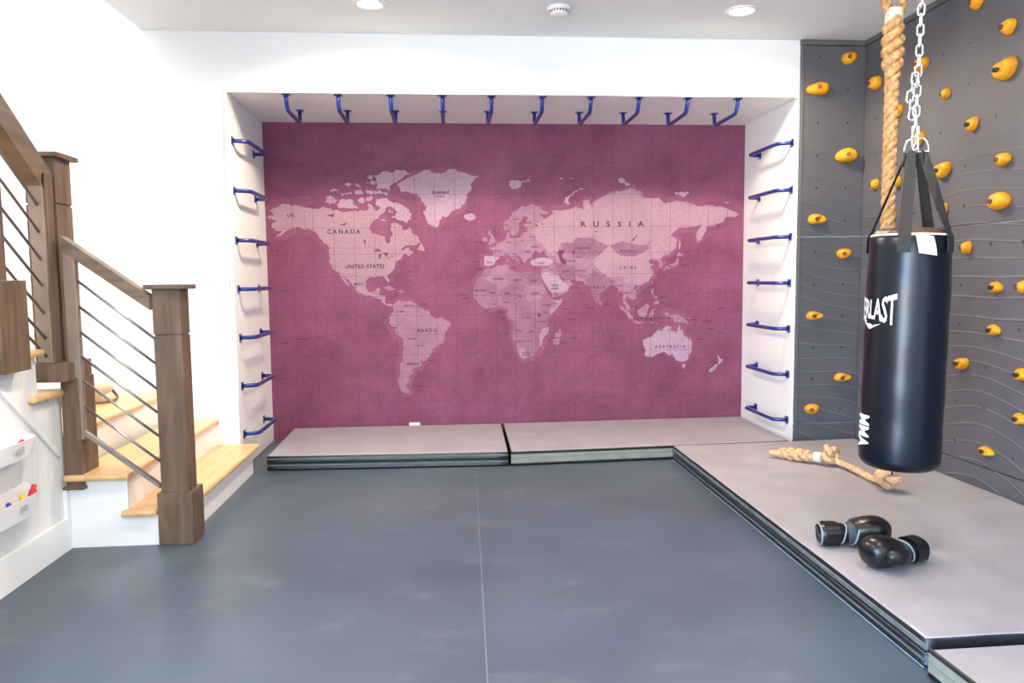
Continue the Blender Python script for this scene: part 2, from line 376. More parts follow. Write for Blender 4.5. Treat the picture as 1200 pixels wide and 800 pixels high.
# ---------------------------------------------------------------- upper railing
ur = thing('stair_railing', 'tall stained wood railing with steel rods climbing the upper steps at far left', 'railing', (-.46, -1.34, LAND))
newel(ur, -.535, -.402, -1.385, -1.235, .86, 1.822, groove=1.612)
n2 = MB().box(-.405-.005, -.332, -1.432, -1.265, .29, .81, .003).build('newel_leg', M['newel'], ur)
MB().box(-.425, -.325, -1.44, -1.26, .285, .30, .004).build('foot_block', M['newel'], n2)
MB().box(-.535, -.345, -1.50, -1.255, .80, .886, .004).build('collar_block', M['newel'], ur)
MB().box(-.47, -.405, -1.495, -1.42, .888, 1.735, .003).build('end_plate', M['plate'], ur)
MB().box(-.405, -.398, -1.48, -1.42, .888, 1.74).build('edge_strip', M['newel'], ur)
MB().prism([(-1.40, 1.745), (-1.40, 1.61), (-2.95, 2.76), (-2.95, 2.895)], 0, -.475, -.405).build('handrail', M['railw'], ur)
for zl in (1.602, 1.482, 1.362, 1.244, 1.121, 1.006, .925):
    MB().tube([(-.43, -1.48, zl-.014), (-.43, -2.9, zl+1.42*.72-.014)], .0065, 8).build('rod', M['steel'], ur)
newel(ur, -.472, -.395, -1.93, -1.825, 1.2, 1.90, groove=None, cap=False, base=(-.50, -.362, -1.95, -1.748, .89, 1.262))

# ================================================================== CLIMBING WALL
def dots(b, plane, us, zs, skip):
    for u in us:
        for z in zs:
            if any(abs(u-s[0]) < .06 and abs(z-s[1]) < .06 for s in skip): continue
            r = .0085; n = 10
            ring = []
            for j in range(n):
                a = 2*PI*j/n
                ring.append((u+r*math.cos(a), -.0215, z+r*math.sin(a)) if plane == 'back' else (XW-.0015, u+r*math.cos(a), z+r*math.sin(a)))
            b.add(ring, [list(range(n))], 1)
SZ = 1.511; KZ = .212
hb = [(4.104, 2.704, .10, .085, 0), (3.9, 2.5, .145, .10, 2), (4.11, 2.059, .14, .11, 2), (3.903, 1.628, .115, .08, 3),
      (4.104, 1.394, .10, .072, 0), (3.901, .968, .105, .066, 3), (4.115, .535, .11, .066, 3), (3.898, .318, .10, .072, 0)]
lb = ['small round yellow climbing hold in the top right corner of the narrow grey panel',
      'wide yellow climbing hold topmost on the left side of the narrow grey panel',
      'wide yellow climbing hold second from top on the right half of the narrow grey panel',
      'small lumpy yellow climbing hold just above the horizontal seam of the narrow grey panel',
      'small yellow climbing hold just below the horizontal seam, on the right of the narrow panel',
      'flat yellow climbing hold halfway up the narrow lower panel, close to the niche edge',
      'flat yellow climbing hold low on the narrow panel, immediately left of the punching bag bottom',
      'lowest yellow climbing hold on the narrow panel, near its bottom left corner']
hr = [(-.163, 2.504, .125, .105, 1), (-.651, 2.491, .13, .10, 1), (-.423, 2.271, .11, .085, 0), (-.65, 2.061, .10, .085, 0), (-.881, 2.267, .085, .06, 0),
      (-1.111, 2.05, .085, .085, 4), (-.876, 1.838, .14, .105, 4), (-.188, 1.845, .085, .07, 0), (-.438, 1.83, .085, .07, 0), (-1.352, 1.827, .11, .08, 1),
      (-1.342, 2.276, .16, .125, 4), (-1.353, 2.483, .10, .095, 1), (-1.113, 2.688, .10, .08, 0), (-1.34, 1.617, .16, .11, 1), (-.394, 1.62, .085, .07, 0),
      (-.896, 1.618, .085, .07, 0), (-1.109, 1.39, .085, .075, 0), (-1.342, 1.174, .09, .07, 3), (-1.337, .951, .09, .07, 3), (-1.098, .749, .11, .08, 4),
      (-1.319, .303, .12, .06, 3), (-1.545, .743, .09, .075, 3), (-1.547, .52, .09, .07, 3), (-.916, .326, .07, .06, 0), (-1.524, 1.18, .08, .065, 0)]
lh = ['yellow climbing hold just right of the inner corner, left of the rope splice',
      'yellow climbing hold immediately right of the silver chain, highest beside it',
      'yellow climbing hold directly behind the hanging rope, between rope and chain',
      'yellow climbing hold beside the top rings of the punching bag straps',
      'small yellow climbing hold high on the wall, first one right of the chain top',
      'small notched yellow climbing hold above the large scooped hold beside the bag straps',
      'large scooped yellow climbing hold right of the punching bag straps',
      'small yellow climbing hold just left of the rope, low beside the inner corner',
      'small yellow climbing hold between the rope and the left strap of the bag',
      'medium yellow climbing hold on the far right, directly above the broad smooth one',
      'largest notched yellow climbing hold, near the top right of the long climbing wall',
      'yellow climbing hold near the top right corner, above the largest notched hold',
      'yellow climbing hold cut off by the top edge of the photo',
      'broad smooth yellow climbing hold at far right, just above the long horizontal seam',
      'small yellow climbing hold just above the bag top, right beside the rope',
      'small yellow climbing hold half hidden behind the right bag strap',
      'round yellow climbing hold just below the long seam, right of the bag top',
      'small yellow climbing hold on the right wall, upper of two stacked ones below the seam',
      'small yellow climbing hold on the right wall, lower of two stacked ones below the seam',
      'pointed yellow climbing hold close to the right side of the punching bag, halfway down',
      'lowest flat yellow climbing hold on the right wall, near the mat',
      'yellow climbing hold cut by the right photo edge, upper of the low pair',
      'yellow climbing hold cut by the right photo edge, lower of the low pair',
      'small yellow climbing hold mostly hidden behind the bag, at its lower right',
      'yellow climbing hold barely showing at the right photo edge, halfway up the wall']
ux = [3.90, 4.108]; uy = [-.17-.2225*i for i in range(12)]; zc = [.31+.2185*i for i in range(12)]
gp = 'grey climbing wall panels'
cwall = {'back': thing('climbing_wall', 'narrow grey climbing wall panel between the niche and the inner corner', 'climbing wall', (4.0, -.01, .01)),
         'right': thing('climbing_wall', 'long grey climbing wall along the right side behind the punching bag', 'climbing wall', (XW+.01, -2.4, .01))}
def cpanel(name, label, plane, z0, z1):
    b = MB()
    if plane == 'back': b.box(XR+.008, XW-.002, -.02, -.001, z0+.003, z1-.003, .002)
    else: b.box(XW, XW+.019, -4.9, -.001, z0+.003, z1-.003, .002)
    zs = [z for z in zc if z0+.03 < z < z1-.03]
    if z1 > .3: dots(b, plane, ux if plane == 'back' else uy, zs, [(h[0], h[1]) for h in (hb if plane == 'back' else hr)])
    return b.build(name, [M['panel'], M['dark']], cwall[plane])
cpanel('upper_panel', 'narrow upper grey climbing panel between niche and inner corner', 'back', SZ, HC-.035)
cpanel('lower_panel', 'narrow lower grey climbing panel with carved arcs left of the punching bag', 'back', KZ, SZ)
cpanel('kick_board', 'narrow grey kick board under the climbing panel next to the niche', 'back', .01, KZ)
cpanel('upper_panel', 'long upper grey climbing panel on the right wall behind chain and rope', 'right', SZ, HC-.035)
cpanel('lower_panel', 'long lower bluish grey climbing panel with carved arcs right of the punching bag', 'right', KZ, SZ)
cpanel('kick_board', 'long grey kick board along the bottom of the right climbing wall', 'right', .01, KZ)
struct('trim_4', MB().box(XR+.004, XW-.003, -.03, -.0, HC-.035, HC-.001, .003).box(XW-.012, XW+.019, -4.9, -.001, HC-.035, HC-.001, .003).box(XR+.0135, XR+.0275, -.026, -.0201, .11, HC-.036, .002), M['paneltrim'])

# holds -----------------------------------------------------------
def hold_mesh(kind, w, h):
    """flat back on local XY plane, bulging to +Z, bolt recess facing out"""
    n, k = 28, 9; vs = []; rnd = random.Random(int(w*1e4)+kind*31)
    ph = rnd.uniform(0, 6)
    def rad(a):
        if kind == 0: f = 1+.06*math.cos(2*a+ph)+.05*math.cos(3*a+ph)
        elif kind == 1: f = .9+.24*max(0, math.cos(a-.35))**3+.05*math.cos(3*a+ph)
        elif kind == 2: f = .9+.32*max(0, math.cos(a-PI-.25))**3+.04*math.cos(3*a+ph)
        elif kind == 3: f = 1+.1*math.cos(2*a)+.08*math.cos(3*a+.6)
        else: f = .92+.36*max(0, math.cos(a-.55))**4-.13*max(0, math.cos(a-1.5))**8
        return f
    dep = .5*min(w, h)+.012
    for i in range(k+1):
        t = i/k*PI/2
        for j in range(n):
            a = 2*PI*j/n; r = rad(a)*math.cos(t)**.75 if i < k else 0.0
            x = r*math.cos(a)*w/2; y = r*math.sin(a)*h/2
            z = dep*math.sin(t)
            x += .008*math.sin(t)
            if kind in (3, 4, 1):                      # scooped finger pocket
                dx, dy = (x-w*.16)/(w*.22), (y-h*.04)/(h*.24)
                z -= dep*.42*math.exp(-(dx*dx+dy*dy))*(1 if kind != 1 else .35)
            z += .003*noise.noise(Vector((x*30, y*30, kind)))*math.sin(t)
            vs.append((x, y, z))
    fs = [[i*n+j, i*n+(j+1) % n, (i+1)*n+(j+1) % n, (i+1)*n+j] for i in range(k) for j in range(n)]
    fs.append(list(range(n))[::-1])
    b = MB().add(vs, fs, 0, True)
    return b, dep
def make_hold(kind, w, h, loc, rot, label, grp):
    t = thing('climbing_hold', label, 'climbing hold', loc, rot, grp)
    b, dep = hold_mesh(kind, w, h); b.build('grip', M['hold'], t, local=True)
    bx = -w*.14 if loc[1] > -.03 and loc[0] < XW-.01 else -w*.02
    MB().lathe([(.0125, dep*.2), (.0125, dep*.995+.001), (.007, dep*.995+.001), (.007, dep*.85)], 12, (bx, 0, 0), cap0=True, cap1=True).build('bolt', M['dark'], t, local=True)
    return t
for (x, z, w, h, kd), l in zip(hb, lb):
    make_hold(kd, w, h, (x, -.0205, z), (PI/2, 0, 0), l, 'yellow climbing holds on the narrow panel')
for (y, z, w, h, kd), l in zip(hr, lh):
    t = make_hold(kd, w*.85, h*.93, (XW-.0005, y, z), (PI/2, 0, 0), l, 'yellow climbing holds on the long wall')
    t.rotation_euler = Matrix(((0, 0, -1), (-1, 0, 0), (0, 1, 0))).to_euler()

# ================================================================== RUNGS
def make_rung(L, name, label, grp):
    t = thing(name, label, 'climbing rung', group=grp)
    P = .092; r = .0135
    pts = [(0, .0, .006), (0, .004, .03), (0, .012, .052)]
    pts += [(0, .018+.05*(1-math.cos(a)), .052+ .04*math.sin(a)) for a in [PI/2*i/6 for i in range(1, 7)]]
    pts += [(0, L-.052, P)]
    pts += [(0, L-.052+.04*math.sin(a), P-.03*(1-math.cos(a))) for a in [PI/2*i/6 for i in range(1, 7)]]
    pts += [(0, L-.008, .04), (0, L, .006)]
    MB().tube(pts, r, 12).build('bar', M['blue'], t, local=True)
    for y in (0, L):
        p = MB().box(-.026, .026, y-.026, y+.026, 0, .006, .002).build('mounting_plate', M['blue'], t, local=True)
        for sx in (-1, 1): MB().lathe([(.0055, .006), (.0055, .010), (.003, .0115)], 8, (sx*.0185, y, 0)).build('bolt', M['bolt'], p, local=True)
    return t
ordl = ['leftmost', 'second from left', 'third from left', 'fourth from left', 'fifth from left', 'fifth from right', 'fourth from right', 'third from right', 'second from right', 'rightmost']
G = 'blue rungs under the niche top'
proto = make_rung(.465, 'climbing_rung', 'x', G)
for i, x in enumerate((.36, .692, 1.03, 1.368, 1.69, 2.028, 2.356, 2.682, 3.017, 3.366)):
    o = proto if i == 0 else copy_tree(proto)
    o.location = (x, .045, H); o.rotation_euler = Matrix(((-1, 0, 0), (0, 1, 0), (0, 0, -1))).to_euler()
    o['label'] = 'blue steel rung under the niche top, %s of the ten' % ordl[i]
ordv = ['topmost', 'second from top', 'third from top', 'middle one', 'third from bottom', 'second from bottom', 'lowest']
for side in ('left', 'right'):
    G = 'blue rungs on the %s side of the niche' % side
    proto = make_rung(.545, 'climbing_rung', 'x', G)
    for i, z in enumerate((2.158, 1.838, 1.516, 1.195, .874, .551, .226)):
        o = proto if i == 0 else copy_tree(proto)
        if side == 'left':
            o.location = (0, .085, z); R = Matrix(((0, 0, 1), (0, 1, 0), (-1, 0, 0)))
        else:
            o.location = (XR, .072, z); R = Matrix(((0, 0, -1), (0, 1, 0), (1, 0, 0)))
        o.rotation_euler = R.to_euler()
        o['label'] = 'blue steel rung on the %s niche side, %s of seven' % (side, ordv[i])

# ================================================================== WORLD MAP MURAL
def mil(lon, lat):
    return (1.7585+.010385*lon, .966+.57*1.25*math.log(math.tan(PI/4+.4*math.radians(lat))))
def rough(poly, it=2, amp=.09, seed=0):
    rnd = random.Random(seed)
    for k in range(it):
        out = []
        for i, p in enumerate(poly):
            q = poly[(i+1) % len(poly)]; dx, dz = q[0]-p[0], q[1]-p[1]
            o = rnd.uniform(-amp, amp)
            out += [p, ((p[0]+q[0])/2-dz*o, (p[1]+q[1])/2+dx*o)]
        poly = out
    return poly
LAND_P = {
'land_peach': [
 [(-168,65.6),(-163,66.5),(-166,68.3),(-163,69.5),(-156.5,71.3),(-150,70.5),(-141,69.7),(-135,69),(-128,70),(-125,69.5),(-115,68),(-108,68),(-102,67.8),(-96,68.2),(-94,69.5),(-94.5,71.9),(-91,70),(-88,68),(-85,69.8),(-82,69.5),(-81.5,68),(-86,66.3),(-88,64.2),(-93,62),(-94.5,59.5),(-92,57),(-88,56.5),(-82.5,55.2),(-82,52.5),(-79.5,51.3),(-79,54),(-76.5,56.5),(-78.3,59),(-77.5,62.3),(-73,62.2),(-69.5,60.8),(-69.5,58.8),(-66,58.8),(-64.5,60.3),(-61.5,56.5),(-57.5,54.5),(-56,52),(-60,50.2),(-66,50.2),(-71,47),(-65,49.2),(-64.5,47),(-61.5,45.7),(-65.5,43.5),(-66.5,45),(-70,43.7),(-70.5,41.8),(-74,40.6),(-76,37),(-75.7,35.3),(-81,31.5),(-80,26.8),(-80.5,25.2),(-82.7,28),(-84,30),(-89.5,30.2),(-90,29.2),(-94,29.6),(-97.3,27.5),(-97.7,22.5),(-95.8,18.8),(-94,18.2),(-91,18.7),(-90.3,21),(-87,21.5),(-88.3,18),(-88.7,15.8),(-84,15.8),(-83.3,15),(-83.7,11),(-81.5,9),(-79.5,9.5),(-77.3,8.6),(-78,7.5),(-80,7.4),(-83,8.4),(-85.8,10.5),(-87.7,13),(-92,14.5),(-94.5,16.2),(-97,15.8),(-101.5,17.6),(-105.5,20.3),(-105.5,22.5),(-109,25.7),(-112.5,29.5),(-114.7,31.6),(-113,29),(-110.5,25),(-109.5,23),(-112,25),(-114.5,28),(-116,30.5),(-117.2,33),(-120.6,34.6),(-122.5,37.5),(-124.2,40.5),(-124,46),(-124.7,48.3),(-122.5,48.5),(-127.5,51.5),(-130.5,54.5),(-134,58),(-139,59.8),(-146,60.8),(-151,59.5),(-153.5,59),(-158,56.5),(-163.5,54.8),(-158,58.7),(-162,58.8),(-165.5,61.5),(-161.5,63.7),(-166,64.5)],
 [(-59,47.7),(-55.5,51.5),(-53,47),(-56,47)],
 [(142,54.2),(143.5,49.5),(142.2,46),(141.8,51)]],
'land_lilac': [
 [(-80.5,73.7),(-73,71.5),(-68,70),(-62,66.8),(-66,62.5),(-72,63.8),(-77.5,65.3),(-72.5,67.5),(-79,70),(-89,70.8),(-88.5,73)],
 [(-117,71),(-115,69.3),(-106,69),(-101.5,69.5),(-105,72.5),(-110,73),(-114.5,73)],[(-125.5,72),(-123,71.2),(-116,73),(-121,74.3),(-124.8,74)],
 [(-78,76.5),(-88,77),(-87,79.3),(-95,81),(-85,82.3),(-70,83.1),(-62,82.3),(-70,80.2),(-76,78.8)],[(-96,76.5),(-90,76.2),(-80,75.6),(-80,74.6),(-92,74.8)],
 [(-117,76),(-106,75.8),(-106,75),(-113,74.5)],[(-96,73.9),(-90.5,73.8),(-92,72.5),(-95.5,72.2)],[(-102,73),(-97,73.5),(-97.5,71.5),(-101,72)],
 [(-87,65),(-82,64),(-81,63.6),(-86,63.6)],[(-96,79),(-90,78.3),(-87.5,80),(-91,81.2)],[(-104,79),(-100,78),(-99,77.7),(-103,78.2)],[(-122,76.6),(-117,77),(-116,76),(-121,76)],[(-104,76.5),(-99,76.7),(-98,75),(-104,75.3)],[(-112,78.6),(-104,78.8),(-109,77.8)],[(-86,68.9),(-85,67.6),(-84.6,68.8)],[(-79,68.8),(-75.5,67.6),(-79,67.2)],
 [(-73,78.2),(-65,80.8),(-60,82),(-45,82.5),(-32,83.5),(-20,82),(-12,81.5),(-18,79),(-19,76),(-20.5,73.5),(-23,71),(-26,69),(-33,67.8),(-39.5,65.5),(-42,62),(-44,59.9),(-49,61.5),(-52.5,65),(-53.5,68),(-51,70),(-55,72),(-58,75.3),(-64,76.2),(-70,76.1)],
 [(-24,65.5),(-22,64),(-18.5,63.4),(-13.8,64.8),(-16,66.4),(-22,66.3)],[(11,79.5),(16,76.8),(20,79),(26,80.2),(16,80)],[(20,80),(27,79.9),(25,80.4)],
 [(52,71.5),(57,70.7),(56,73),(68,76.7),(60,76),(53.5,73.5)],[(94,80.2),(97,81),(100,79.9),(97,79)],[(99,79.2),(104,79),(101,78)],[(138,75.5),(145,75.6),(150,75.1),(142,74.6)],[(178,71.4),(182,71.5),(180,70.9)],[(48,80.6),(52,80.9),(51,80.3)],[(56,80.7),(60,81),(60,80.4)]],
'land_pink': [
 [(-77.3,8.6),(-75.5,10.7),(-71.7,12.3),(-71.5,11),(-68,11.3),(-62,10.7),(-60,8.5),(-57,6),(-51.5,4.2),(-50,0.5),(-48,-1),(-44,-2.7),(-40,-2.8),(-37,-4.8),(-35,-6),(-34.9,-8.5),(-37.2,-11.5),(-39,-13.5),(-39.2,-18),(-41,-22),(-44.5,-23.2),(-48.5,-26),(-48.8,-28.6),(-52.2,-32.5),(-54.8,-34.9),(-58.4,-34),(-57,-36.5),(-58.5,-38.6),(-62.2,-39),(-65,-41),(-63.7,-42.5),(-67.3,-45.8),(-65.8,-47.5),(-69,-50.5),(-68.3,-52.4),(-66,-54.7),(-70,-55.4),(-74,-52.5),(-75.5,-47),(-73.5,-42),(-73.5,-37.2),(-71.5,-32),(-70.3,-24),(-70.4,-18.4),(-76.2,-13.8),(-79.5,-8),(-81.3,-4.8),(-80,-2.8),(-80.8,-1),(-79,1.5),(-77.3,4)],
 [(-85,21.9),(-80,23.1),(-74.2,20.2),(-77.7,19.9)],[(-74.4,18.4),(-71,19.9),(-68.4,18.6),(-71.5,17.7)],[(-67.2,18.4),(-65.6,18.4),(-66.5,17.9)],[(-78.3,18.4),(-76.3,18.1),(-77.5,17.8)],
 [(49.3,-12),(50.4,-15.8),(47.2,-25),(44.2,-25),(43.5,-21.5),(44.5,-16.3)],
 [(-5.5,50.2),(1.3,51.3),(0,53.5),(-2,56),(-3.5,58.6),(-6,57),(-3,54.5),(-4.5,53)],[(-9.8,52),(-6.3,52.2),(-6,54.5),(-9.5,54.2)],
 [(140,42),(141.8,45.4),(145.3,43.3),(143,42)],[(140.5,35.2),(142,39.5),(141,41.4),(139.8,39),(136.7,37),(132,35.3),(131,34),(135.5,33.5),(138,34.6)],[(130,33.5),(131.8,33.3),(130.8,31.2)],
 [(120.2,23),(121.7,25.2),(121,22.2)],[(120.3,16),(120.8,18.6),(122.2,18.4),(121.6,14.2),(124,12.6),(120.8,13.8)],[(122,7),(125.3,9.8),(126.5,7.2),(125.2,5.8)],[(122.5,11.8),(125.5,12.4),(124.5,10.2)],[(108.7,19.3),(110.8,20),(109.7,18.2)],[(79.8,7),(80,9.7),(81.8,7.3),(80.6,6)],
 [(95.3,5.6),(98,4.3),(103.5,-.5),(106,-3),(105.8,-5.8),(102.3,-4),(98.7,1.6)],[(105.2,-6.8),(108.5,-6.8),(114.4,-7.8),(114.4,-8.7),(106.5,-7.4)],[(115.5,-8.4),(119,-8.4),(123,-8.3),(120,-9)],[(124,-9.4),(127.2,-8.4),(124.5,-10.2)],
 [(109,1.5),(111.3,2.7),(115,5),(117,7),(119.2,5.2),(117.7,1),(116,-4),(111.5,-3.4),(110,-1.2)],[(119.5,-5.5),(119.3,-1),(120,1.2),(125,1.6),(121,.5),(123.3,-.9),(121.4,-1.8),(122.7,-4.8),(120.8,-3)],
 [(131,-.8),(134.2,-.8),(135.2,-3.3),(141,-2.6),(147.8,-6.2),(150.8,-10.3),(147,-9),(143,-9),(138,-8.3),(137.8,-5.2),(133,-4)],[(148.5,-5.6),(152,-4.3),(151,-6)],
 [(8.3,39),(8.3,41),(9.7,41),(9.6,39.2)],[(12.5,38),(15.5,38.2),(15,36.8)],[(23.6,35.5),(26.2,35.3),(24.5,35)]],
'land_lilac2': [
 [(113.7,-22.5),(114.2,-26.3),(115.7,-31.5),(115,-34.2),(118,-35),(123.5,-33.9),(129,-31.7),(131.2,-31.5),(135.5,-34.8),(137.8,-32.8),(138,-35.5),(140.8,-38),(146.3,-39),(149.9,-37.5),(153,-31),(153.2,-25),(149,-20.5),(146,-18.5),(145.3,-15),(143.5,-14.2),(142.5,-10.8),(141,-15),(140.7,-17.5),(135.6,-15),(136.8,-12.2),(132.5,-11.4),(130,-13.2),(129,-15),(125.5,-14.2),(122.2,-18),(118.5,-20.3)],
 [(144.8,-40.8),(148.3,-40.9),(147,-43.5),(146,-43.4)],[(172.8,-34.6),(175.5,-36.8),(178.5,-37.8),(176.5,-40),(175,-41.5),(173.8,-39.3),(174.5,-37.5)],[(172.8,-40.6),(174,-41.8),(170.7,-45.8),(168.5,-46.6),(166.5,-45.8),(171,-42.3)]],
'land_mauve': [
 [(-6,35.8),(-2,35.2),(3,36.9),(10,37.3),(11,33.8),(15.3,32.3),(20,30.9),(22,32.8),(29,30.9),(32.3,31.2),(33.5,28),(35.5,24),(37.3,20.8),(39.5,15.5),(43.2,11.8),(45,10.5),(51.2,11.9),(50,8),(47,4),(42,-1.5),(39,-5),(40.5,-11),(40.7,-15),(35.5,-19.8),(35.4,-23.8),(32.8,-26),(31,-29.7),(27,-33.5),(20,-34.8),(18.3,-33.5),(15.3,-27),(14.4,-22.5),(11.8,-17.5),(13.7,-11),(12.2,-6),(9,-1),(9.7,3.8),(7,4.5),(4.5,6.3),(-2,4.8),(-7.7,4.4),(-13,8.5),(-16.8,12.5),(-17.5,14.7),(-16.3,19),(-17,21.5),(-13,27.8),(-9.8,30),(-9.6,31.5)]],
'land_pink2': [
 [(-9,37),(-8.8,43.2),(-1.8,43.4),(-1.2,46),(-4.5,48.4),(-1.5,48.7),(1.6,50.9),(4,52),(8,53.8),(8.3,57),(10.5,57.7),(10.2,54.5),(14,54),(19,54.5),(21.2,57),(24,57.2),(23.7,59.3),(30,59.9),(23,60),(21.5,61),(25.3,65),(22,65.8),(17.5,62),(18.8,60),(16.5,56.5),(13,55.5),(11,59),(7,58),(5,61),(9.5,63.7),(14,67.5),(20,69.9),(27,71),(31,70.2),(41,67.5),(40,66.2),(34,66.7),(38,64),(40,65),(44,66.3),(44,68.4),(54,68.5),(60.5,69.7),(68.5,68.5),(67,70),(67.5,72.5),(72.5,72.8),(73.5,68.5),(75,72.2),(81,73.6),(87,75),(98,76.2),(104,77.6),(112,76.5),(113.5,73.7),(127,73.3),(130,71),(140,72.5),(152,70.9),(160,69.7),(170,69.8),(180,68.9),(190,66),(186,64.4),(179,64.8),(178,62.5),(170,60),(163.5,59.8),(162.5,57.5),(160,53),(156.7,51),(155.7,56),(160,60.5),(163,62.5),(156,61.5),(151,59.3),(142,59.2),(135.5,54.8),(141,53),(140.3,48.5),(135,43.5),(130.7,42.3),(127.5,39.8),(129.4,37),(129,35.1),(126.4,34.5),(126.7,37.7),(125,39.6),(121.3,39),(122,40.5),(118,39),(119,37.3),(122.5,37),(119.3,35),(121.8,31.5),(121.5,28.5),(118.5,24.5),(114,22.3),(110,21),(108,21.6),(105.8,19),(108.7,15.5),(109.2,11.8),(105,8.8),(104.8,10.3),(100.8,13.3),(99.3,10),(103.4,4.5),(104,1.4),(101,2.8),(98.3,8),(98.5,14),(97,17),(94.3,16),(92,21.5),(88.5,21.8),(85,19.5),(80.2,15.5),(79.8,10.5),(77.5,8.1),(74.8,12.8),(72.8,19),(72.5,21.5),(69,22.2),(66.8,25),(61.5,25.2),(57.2,25.8),(54,26.7),(50.8,28.8),(48.5,30.2),(48,29.6),(50.2,26.5),(51.5,24.8),(56.3,26),(59.8,22.5),(55.2,17.5),(52,15.7),(45,12.8),(43.3,12.9),(42.7,16.5),(39,21.3),(35,28),(34.3,31.2),(35.8,35.5),(32.5,36.1),(27.5,36.8),(26.3,39.5),(29.5,41.2),(35,42),(41.5,41.5),(37.5,44.8),(39,47.2),(35,46.2),(33.5,44.5),(31,46.6),(28,43.5),(28.2,41.3),(23.8,40.5),(23,37.5),(21.5,37),(19.5,41.5),(14,45),(12.5,44.5),(18,40.5),(16.5,38.5),(12.5,41.5),(9,44.3),(3.5,43.3),(3,41.8),(-.3,39.3),(-2,36.8),(-5.5,36.1)]],
}
OVER = [  # (material, polygon) printed over the land
 ('land_peach', [(30,60.5),(38,64.2),(44,66.6),(44,68.2),(54,68.2),(60.5,69.4),(68,68.6),(67.5,72),(72,72.2),(74,68.6),(76,72),(87,74.8),(104,77),(113,73.6),(127,73),(131,71),(140,72.2),(160,69.5),(180,68.7),(189,66),(178,64.8),(176,62.3),(164,60),(161.5,55),(157,51.8),(156.5,56),(160,61),(151,59.6),(142,59.6),(135,54.8),(140,52),(139,48),(134.5,43.5),(131,44),(134.5,48),(127,50),(120,53),(116,49.8),(107,50),(98,50.5),(88,49.5),(81,51),(74,54),(61,54),(60,51),(50,51),(48,47),(44,43),(40,46),(36,50),(31,53),(28,57)]),
 ('land_peach', [(80,44.8),(87,49),(92,46),(97,42.5),(107,42),(113,45),(119,47),(120,53),(127,49.6),(134,48),(131,44),(127.5,41),(121,41),(118,38.8),(119.5,36.8),(122,36.8),(119,35),(121.4,31),(121,28.5),(118,24.8),(110,21.5),(104,22.5),(98,24.5),(98,28),(88,28),(82,30.5),(78,34.5),(74,39.5)]),
 ('land_deep', [(51,47.5),(50,51),(60,51),(61,54),(74,54),(81,51),(87,49),(82,45),(79,42.8),(70,42),(62,43),(58,45),(53,45)]),
 ('land_deep', [(88,49),(98,52),(107,50),(116,49.5),(119,46.8),(112,44),(107,42),(97,42.5),(92,45)]),
 ('land_deep', [(68.5,24),(71,29),(75,33),(79,31),(81,29),(88,27),(92,22.5),(88.5,22),(85,19.8),(80.4,15.5),(79.6,10.5),(77.5,8.6),(75,12.8),(73,19),(72.6,21.6)]),
 ('land_deep', [(44.5,39),(49,38),(54,37),(60,36.5),(61,31.5),(61.5,25.4),(54,27),(50.5,30),(48,31)]),
 ('land_lilac', [(35,31),(39,32),(44.5,30),(48,28.8),(50,26),(51.5,24),(55.5,22.5),(55,19.5),(52,17.5),(44,17),(43,16.8),(39.4,21.4),(35.3,27.8)]),
 ('land_lilac', [(-8.8,37.3),(-8.6,43),(-1.9,43.2),(3,42),(-.5,39.3),(-2,37),(-5.5,36.4)]),
 ('land_lilac', [(27,37.2),(26.6,39.6),(30,41),(35,41.8),(41.5,41.2),(44,39),(42,37.2),(36,36.6),(32,36.4)]),
 ('land_deep', [(25,22),(25,31.2),(32.3,31),(33.3,28),(35.2,23.8),(35.4,22)]),
 ('land_deep', [(4,19),(12,23.5),(15.5,21.5),(14,13.5),(6,13),(1,15)]),
 ('land_pink', [(-8.6,27.5),(-2,35),(3,36.6),(8.3,37),(8.5,32),(9.8,27),(12,23.5),(4,19),(1.5,21)]),
 ('land_pink', [(22,22),(36.5,22),(38,18),(35,12),(30,10),(24,9.5),(22.5,15)]),
 ('land_peach', [(33,-26),(35.2,-24),(35.5,-20),(40,-15.5),(40.2,-11),(35,-12),(33,-18)]),
 ('land_peach', [(42,11),(45,10.3),(50.8,11.6),(49.6,8),(46.6,4),(42,-.8),(41,3),(47,8)]),
 ('land_peach', [(16.5,-28.5),(18.5,-33),(20,-34.3),(23,-33.5),(22,-28),(20,-26)]),
 ('water', [(-92,46.7),(-88,48.7),(-84.7,46.8),(-88,46.6)]), ('water', [(-87.8,42),(-87.5,44.6),(-85.2,45.8),(-86.4,42.2)]), ('water', [(-84,46),(-80,45.6),(-82,43.2),(-83.3,44.8)]),
 ('water', [(-83.3,41.7),(-79,42.8),(-80,42.2)]), ('water', [(-79.6,43.4),(-76.3,43.9),(-77,43.3)]), ('water', [(-98.5,53.8),(-97,53.5),(-96.8,50.5),(-97.8,51.8)]),
 ('water', [(-125,66.5),(-119,66.6),(-121,65.3)]), ('water', [(-117,61.5),(-110,62.8),(-112,61.2)]),
 ('water', [(47,45),(49,46.8),(52.5,46.5),(53,44.8),(50.8,44),(51.5,41.5),(54,40),(54,37),(50.5,37.5),(49.2,40.5),(48,43)]),
 ('water', [(104,51.6),(109,55.5),(109.8,55.6),(106.5,52)]), ('water', [(32,0.3),(34,.4),(34.2,-2.4),(32,-2.4)]), ('water', [(58.5,45.6),(61,46.4),(60.5,44),(58.5,44)]),
 ('water', [(76,57.3),(78,58),(77.5,56.8)]), ('water', [(30.5,61.4),(32.6,60.8),(31.4,60)]), ('water', [(35,62.4),(36.5,61.6),(35.4,61)]),
]
